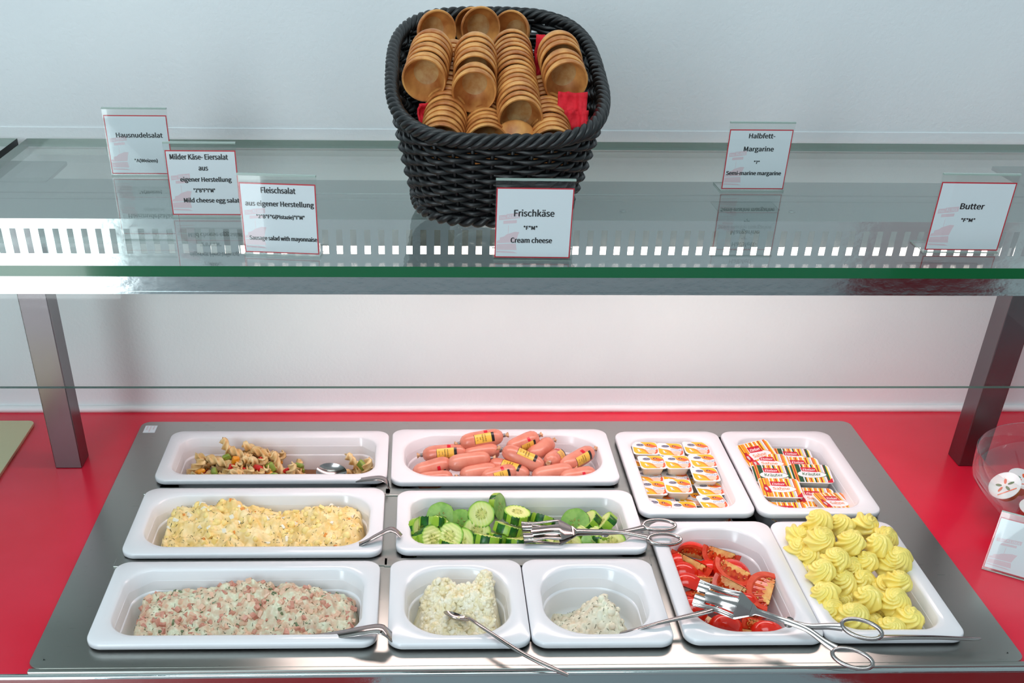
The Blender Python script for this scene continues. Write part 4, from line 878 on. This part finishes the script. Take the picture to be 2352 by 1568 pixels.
for u, v, y, yaw, pt, rl_, lb in [
 (1482, 1029, 0.468, -3, 3, 0, 'left orange-lidded margarine tub in the rearmost row'), (1540, 1032, 0.467, -4, 3, 0, 'middle orange-lidded margarine tub in the rearmost row'), (1600, 1029, 0.467, 0, 3, 2, 'right orange-lidded margarine tub in the rearmost row'),
 (1498, 1061, 0.430, 2, 3, 0, 'left margarine tub in the second row, body showing'), (1556, 1061, 0.430, 1, 3, 0, 'middle margarine tub in the second row, body showing'), (1615, 1058, 0.432, 3, 3, 0, 'right margarine tub in the second row'),
 (1620, 1089, 0.395, 0, 3, 0, 'margarine tub stacked high at the right of the third row'), (1500, 1120, 0.372, -2, 3, 0, 'left margarine tub in the fourth row'), (1558, 1116, 0.372, -3, 3, 0, 'margarine tub in the middle of its pan, fourth row'),
 (1637, 1152, 0.338, 10, 3, 0, 'margarine tub turned askew at the front right'), (1513, 1162, 0.332, -14, 3, 0, 'front left margarine tub sloping down'), (1570, 1168, 0.328, -2, 3, 0, 'front middle margarine tub partly behind the rim'), (1645, 1184, 0.314, 4, 3, 0, 'frontmost margarine tub at the right, mostly behind the rim'), (1592, 1186, 0.314, 4, 3, 0, 'frontmost margarine tub in the middle, almost hidden'),
 (1468, 1058, 0.452, -8, 0, 0, 'lower margarine tub peeking out at the left of row two'), (1492, 1094, 0.415, 2, 0, 0, 'lower margarine tub under the left of row two'), (1552, 1096, 0.412, 0, 0, 0, 'lower margarine tub under the middle of row two'), (1630, 1122, 0.372, 4, 0, 0, 'lower margarine tub beneath the high stacked one'), (1590, 1146, 0.362, -4, 0, 0, 'lower margarine tub between the fourth row and the front'), (1520, 1148, 0.355, 0, 0, 0, 'lower margarine tub under the left of the fourth row'), (1606, 1100, 0.420, 0, 0, 0, 'lower margarine tub hidden in the centre of the stack')]:
    put_tub('m', u, v, y, yaw, pt, rl_, lb, 'margarine tub', 'orange-lidded margarine tubs')
for k, u, v, y, yaw, pt, rl_, lb in [
 ('s', 1742, 1042, 0.455, 24, 24, 0, 'orange striped cheese tub propped askew at the back left'), ('s', 1766, 1062, 0.436, -3, 6, 0, 'orange striped cheese tub on top at the left, second row'), ('k', 1822, 1050, 0.458, -3, 6, 0, 'green striped cheese tub at the back right, half covered'), ('s', 1838, 1070, 0.432, -3, 6, 0, 'orange striped cheese tub mostly hidden behind the right green one'),
 ('k', 1776, 1089, 0.404, -3, 6, 0, 'green striped cheese tub in the left middle'), ('k', 1863, 1087, 0.402, -4, 6, 0, 'green striped cheese tub on the right with its body showing'), ('s', 1793, 1120, 0.366, -3, 6, 0, 'orange striped cheese tub in the left front with its body showing'), ('s', 1872, 1142, 0.352, -4, 6, 0, 'orange striped cheese tub beneath the right green one'),
 ('s', 1920, 1153, 0.334, 16, 6, 10, 'orange striped cheese tub turned askew at the front right'), ('s', 1813, 1176, 0.318, -2, 6, 0, 'orange striped cheese tub cut off by the front rim'), ('k', 1872, 1176, 0.322, -4, 6, 0, 'green striped cheese tub at the front, mostly covered'), ('k', 1738, 1092, 0.415, -6, 0, 0, 'lower green striped cheese tub glimpsed at the left wall'), ('s', 1752, 1124, 0.378, -4, 0, 0, 'lower orange striped cheese tub glimpsed at the left wall'), ('k', 1800, 1148, 0.352, -4, 0, 0, 'lower green striped cheese tub under the left front one')]:
    put_tub(k, u, v, y, yaw, pt, rl_, lb, 'cheese tub', 'striped processed cheese tubs')

# ------------------------------------------------------------------ spoons and knives
def spoon(name, handle, hw, th, side, label, cat, bowl=None):
    root = empty(name, handle[0]); n = 10; pts = cr(handle, n); w = lerpl(hw, len(pts)); t_ = lerpl(th, len(pts)) if isinstance(th, list) else th
    m = MB(); m.ribbon(pts, w, t_, side); child(m, 'handle', 'cutlery', root, angle=50)
    if bowl:
        c_, ax, nr, a, b, dp = bowl; q = frame(nr, ax); m = MB(); rg = []
        for k in range(9):
            s_ = k / 8; rg.append([(a * s_ * math.cos(t) * (1 + .12 * math.cos(t)), b * s_ * math.sin(t), -dp * (1 - s_ * s_)) for t in [2 * math.pi * i / 28 for i in range(28)]])
        m.loft(rg, True); m.loft([[(x, y, z - .0009) for x, y, z in r_] for r_ in rg][::-1], True); m.loft([rg[-1], [(x, y, z - .0009) for x, y, z in rg[-1]]], True)
        child(MB().add([tuple(V(c_) + (q @ V(p))) for p in m.v], m.f), 'spoon_bowl', 'cutlery', root)
    return tag(root, label, cat)
A_ = lambda u, v, z: at(u, v, z)
# serving spoons of the left column: handle lies over the right pan rim and hooks down
b1 = aty(757, 1084, .430)
spoon('serving_spoon', [b1 + V((.020, -.004, -.003)), A_(812, 1102, .004), A_(850, 1099, .014), A_(872, 1098, .0165), A_(886, 1104, .0140), A_(893, 1115, .004)], [.007, .008, .011, .013, .014, .014], .0016, (0, 1, 0), 'serving spoon lying in the pasta salad, hooked over the rim', 'spoon', (b1, (1, 0, .1), (.05, -.45, .9), .0225, .0165, .007))
spoon('serving_spoon', [A_(804, 1258, -.004), A_(826, 1250, .010), A_(848, 1240, .0165), A_(870, 1228, .020), A_(893, 1217, .024), A_(908, 1219, .021), A_(921, 1231, .015)], [.008, .009, .009, .010, .012, .013, .013], .0016, (0, 1, 0), 'serving spoon handle sticking out of the egg salad', 'spoon')
spoon('serving_spoon', [A_(690, 1465, -.010), A_(760, 1459, .006), A_(820, 1450, .0165), A_(865, 1444, .020), A_(884, 1449, .0185), A_(899, 1462, .010), A_(906, 1466, .0075)], [.008, .012, .016, .018, .018, .018, .016], .0017, (0, 1, 0), 'serving spoon handle sticking out of the sausage salad', 'spoon')
b2 = A_(1046, 1412, .004)
spoon('teaspoon', [b2 + V((.012, -.006, .002)), A_(1085, 1424, .014), A_(1130, 1455, .018), A_(1200, 1500, .014), A_(1260, 1530, .010), A_(1305, 1550, .004)], [.0045, .0042, .0050, .0062, .0075, .0050], [.0024, .0026, .0026, .0022, .002, .0018], (.5, .8, 0), 'teaspoon resting in the plain cream cheese over the front rim', 'spoon', (b2, (1, -.5, -.1), (.25, .35, .9), .0165, .0110, .005))
spoon('teaspoon', [A_(1424, 1455, -.006), A_(1462, 1445, .008), A_(1500, 1434, .0150), A_(1540, 1424, .0165), A_(1600, 1410, .020), A_(1635, 1400, .026), A_(1650, 1393, .030)], [.0055, .0048, .0050, .0062, .0085, .0095, .007], [.0022] * 7, (.1, 1, 0), 'teaspoon from the herb cheese with its handle over the tomatoes', 'spoon')
spoon('butter_knife', [A_(1940, 1462, .000), A_(2000, 1464, .0085), A_(2080, 1463, .0115), A_(2160, 1464, .0118), A_(2230, 1467, .0105), A_(2252, 1466, .0095)], [.010, .010, .0075, .006, .0055, .003], [.0012, .0014, .002, .0024, .0026, .002], (0, 1, 0), 'knife handle lying across the front rim of the butter pan', 'knife')

# ------------------------------------------------------------------ serving tongs
def tongs(origin, X, Y, L, label, open_=.010, ho=0.0, ws=1.0):
    """X runs from the pivot to the head tip, Y across; lengths in metres"""
    X = V(X).normalized(); Y = V(Y); Y = (Y - X * Y.dot(X)).normalized(); Z = X.cross(Y)
    root = empty('serving_tongs', origin); tag(root, label, 'tongs')
    P = lambda s, t, z: V(origin) + X * s + Y * t + Z * z
    hd = L * .52
    for arm, zs in (('upper_arm', 1), ('lower_arm', -1)):
        m = MB(); zo = zs * .0014; k = zs
        prof = lambda s: zo + k * open_ * max(0, min(1, (s - .012) / (hd - .012))) ** .8 * (1.0 if s < hd * .72 else 1 - .35 * ((s - hd * .72) / (hd * .28))) + k * .0022 * math.sin(max(0, s - hd * .4) / (hd * .6) * 5.2)
        wid = lambda s: .0205 * (.42 + .58 * math.sin(min(1, max(0, (s - hd * .40) / (hd * .28))) * math.pi / 2)) if s > hd * .40 else .0040
        def strip(fa, wa, s0, s1, n=12, th=.0011):
            ss = [s0 + (s1 - s0) * i / n for i in range(n + 1)]
            m.ribbon([P(s, fa(s) * ws, prof(s)) for s in ss], [wa(s) * ws for s in ss], th, Y, smooth=False)
        hs_ = hd * .40
        strip(lambda s: 0, lambda s: .0075 if s < hs_ * .85 else .0075 + .010 * (s - hs_ * .85) / (hs_ * .15), -.004, hs_, 8, .0020)
        strip(lambda s: 0, lambda s: .0165 + .019 * min(1, (s - hs_) / (hd * .14)), hs_, hs_ + hd * .16, 6)          # shoulder plate
        s0 = hs_ + hd * .15; s1 = hd
        for sg_ in (-1, 1):
            strip(lambda s: sg_ * (.0158 - .002 * math.sin((s - s0) / (s1 - s0) * math.pi)), lambda s: .0042, s0, s1)
        strip(lambda s: 0, lambda s: .0185 - .004 * math.sin((s - s0) / (s1 - s0) * math.pi), s0, s1 - hd * .10)
        strip(lambda s: .0085, lambda s: .012, s1 - hd * .12, s1, 3); strip(lambda s: -.0085, lambda s: .012, s1 - hd * .12, s1, 3)
        # handle and finger ring
        hp = [P(.004, 0, zo), P(-L * .10, k * .002, zo + k * .0005), P(-L * .20, k * (.006 + ho), zo + k * .001), P(-L * .27, k * (.010 + ho), zo + k * .001)]
        hp = cr(hp, 6); m.ribbon(hp, lerpl([.0075, .0065, .0075, .010], len(hp)), .0026, Y)
        rc = [P(-L * .365 + L * .105 * math.cos(t), k * (.0135 + ho * 1.3) + .0095 * math.sin(t), zo + k * .001) for t in [2 * math.pi * i / 28 for i in range(28)]]
        m.tube(rc, .0024, 8, True)
        child(m, arm, 'cutlery', root, angle=50)
    c_ = MB(); q = Matrix.Translation(V(origin)) @ Matrix((X, Y, Z)).transposed().to_4x4()
    c_.lathe([(.0062, .0016), (.0062, .0030), (.0052, .0036), (.0028, .0038), (.0024, .0050), (0, .0053)], 20, 0, q); child(c_, 'pivot_screw', 'cutlery', root)
    return root
pv = at(1389, 1222, .018); tp = at(1196, 1222, .022)
tongs(pv, tp - pv, (0, 1, .25), .205, 'steel serving tongs lying across the cucumber pan', .003, .001)
pv = at(1812, 1428, .030); tp = at(1616, 1366, .036)
tongs(pv, tp - pv, (.2, .62, .72), .205, 'steel serving tongs lying across the tomato pan', .012, .003, .86)

# ------------------------------------------------------------------ glass bowl with creamers at the right
BX, BY = .728, .268
gb = MB(); gb.lathe(([(0, .004), (.055, .004), (.064, .010), (.088, .032), (.108, .052), (.1125, .058), (.1130, .066), (.1145, .090), (.1165, .0915), (.1170, .090), (.1155, .066), (.1150, .057), (.110, .049), (.090, .028), (.067, .006), (.058, .0), (0, .0)])[::-1], 72)
o = gb.build('glass_bowl', 'bowlglass'); o.location = (BX, BY, -.0028); tag(o, 'round clear glass bowl holding creamer cups at the right edge', 'bowl')
M['creambody'] = mat('creamer_cup_amber', (214, 120, 40), .25); M['creamwhite'] = mat('creamer_cup_white', (232, 226, 210), .3); M['cupyellow'] = mat('creamer_cup_yellow', (240, 190, 70), .3)
def creamer(p, nz, body, lb, first=[None]):
    root = empty('creamer_cup'); m = MB(); m.lathe([(.012, -.020), (.0145, -.018), (.0180, -.002), (.0195, -.0015), (.0200, -.0006)], 28); m.build('cup', body, root)
    l = MB(); l.lathe([(.0200, -.0006), (.0202, 0), (.0195, .0003), (0, .0003)], 28)
    for i in range(5): 
        a = i * 1.25; poly(l, ell(.008 * math.cos(a), .006 * math.sin(a), .0042, .0018, 10, a), .0005 + .00004 * i, 1 + i % 2)
    poly(l, [(-.012, -.011), (.012, -.011), (.012, -.0095), (-.012, -.0095)], .0006, 2)
    l.build('foil_lid', ['t_white', 's_grn', 't_red'], root)
    root.location = p; root.rotation_mode = 'QUATERNION'; root.rotation_quaternion = frame(nz); tag(root, lb, 'creamer', 'creamer cups in the glass bowl')
creamer((.690, .300, .046), (.1, -.3, .95), 'creamwhite', 'creamer cup with printed lid facing up in the glass bowl')
creamer((.676, .232, .042), (-.1, -.15, .98), 'creambody', 'amber creamer cup seen through the front of the glass bowl')
creamer((.650, .272, .052), (-.6, -.3, .7), 'cupyellow', 'yellow creamer cup leaning on the left side of the bowl')
creamer((.728, .240, .028), (.2, -.3, .9), 'creamwhite', 'creamer cup at the bottom of the bowl behind the card')
creamer((.735, .310, .030), (.3, .2, .9), 'creambody', 'creamer cup farthest right in the glass bowl')

_seen = {}
for o in bpy.data.objects:
    if o.parent is None and o.get('label'):
        _seen.setdefault(o['label'], []).append(o)
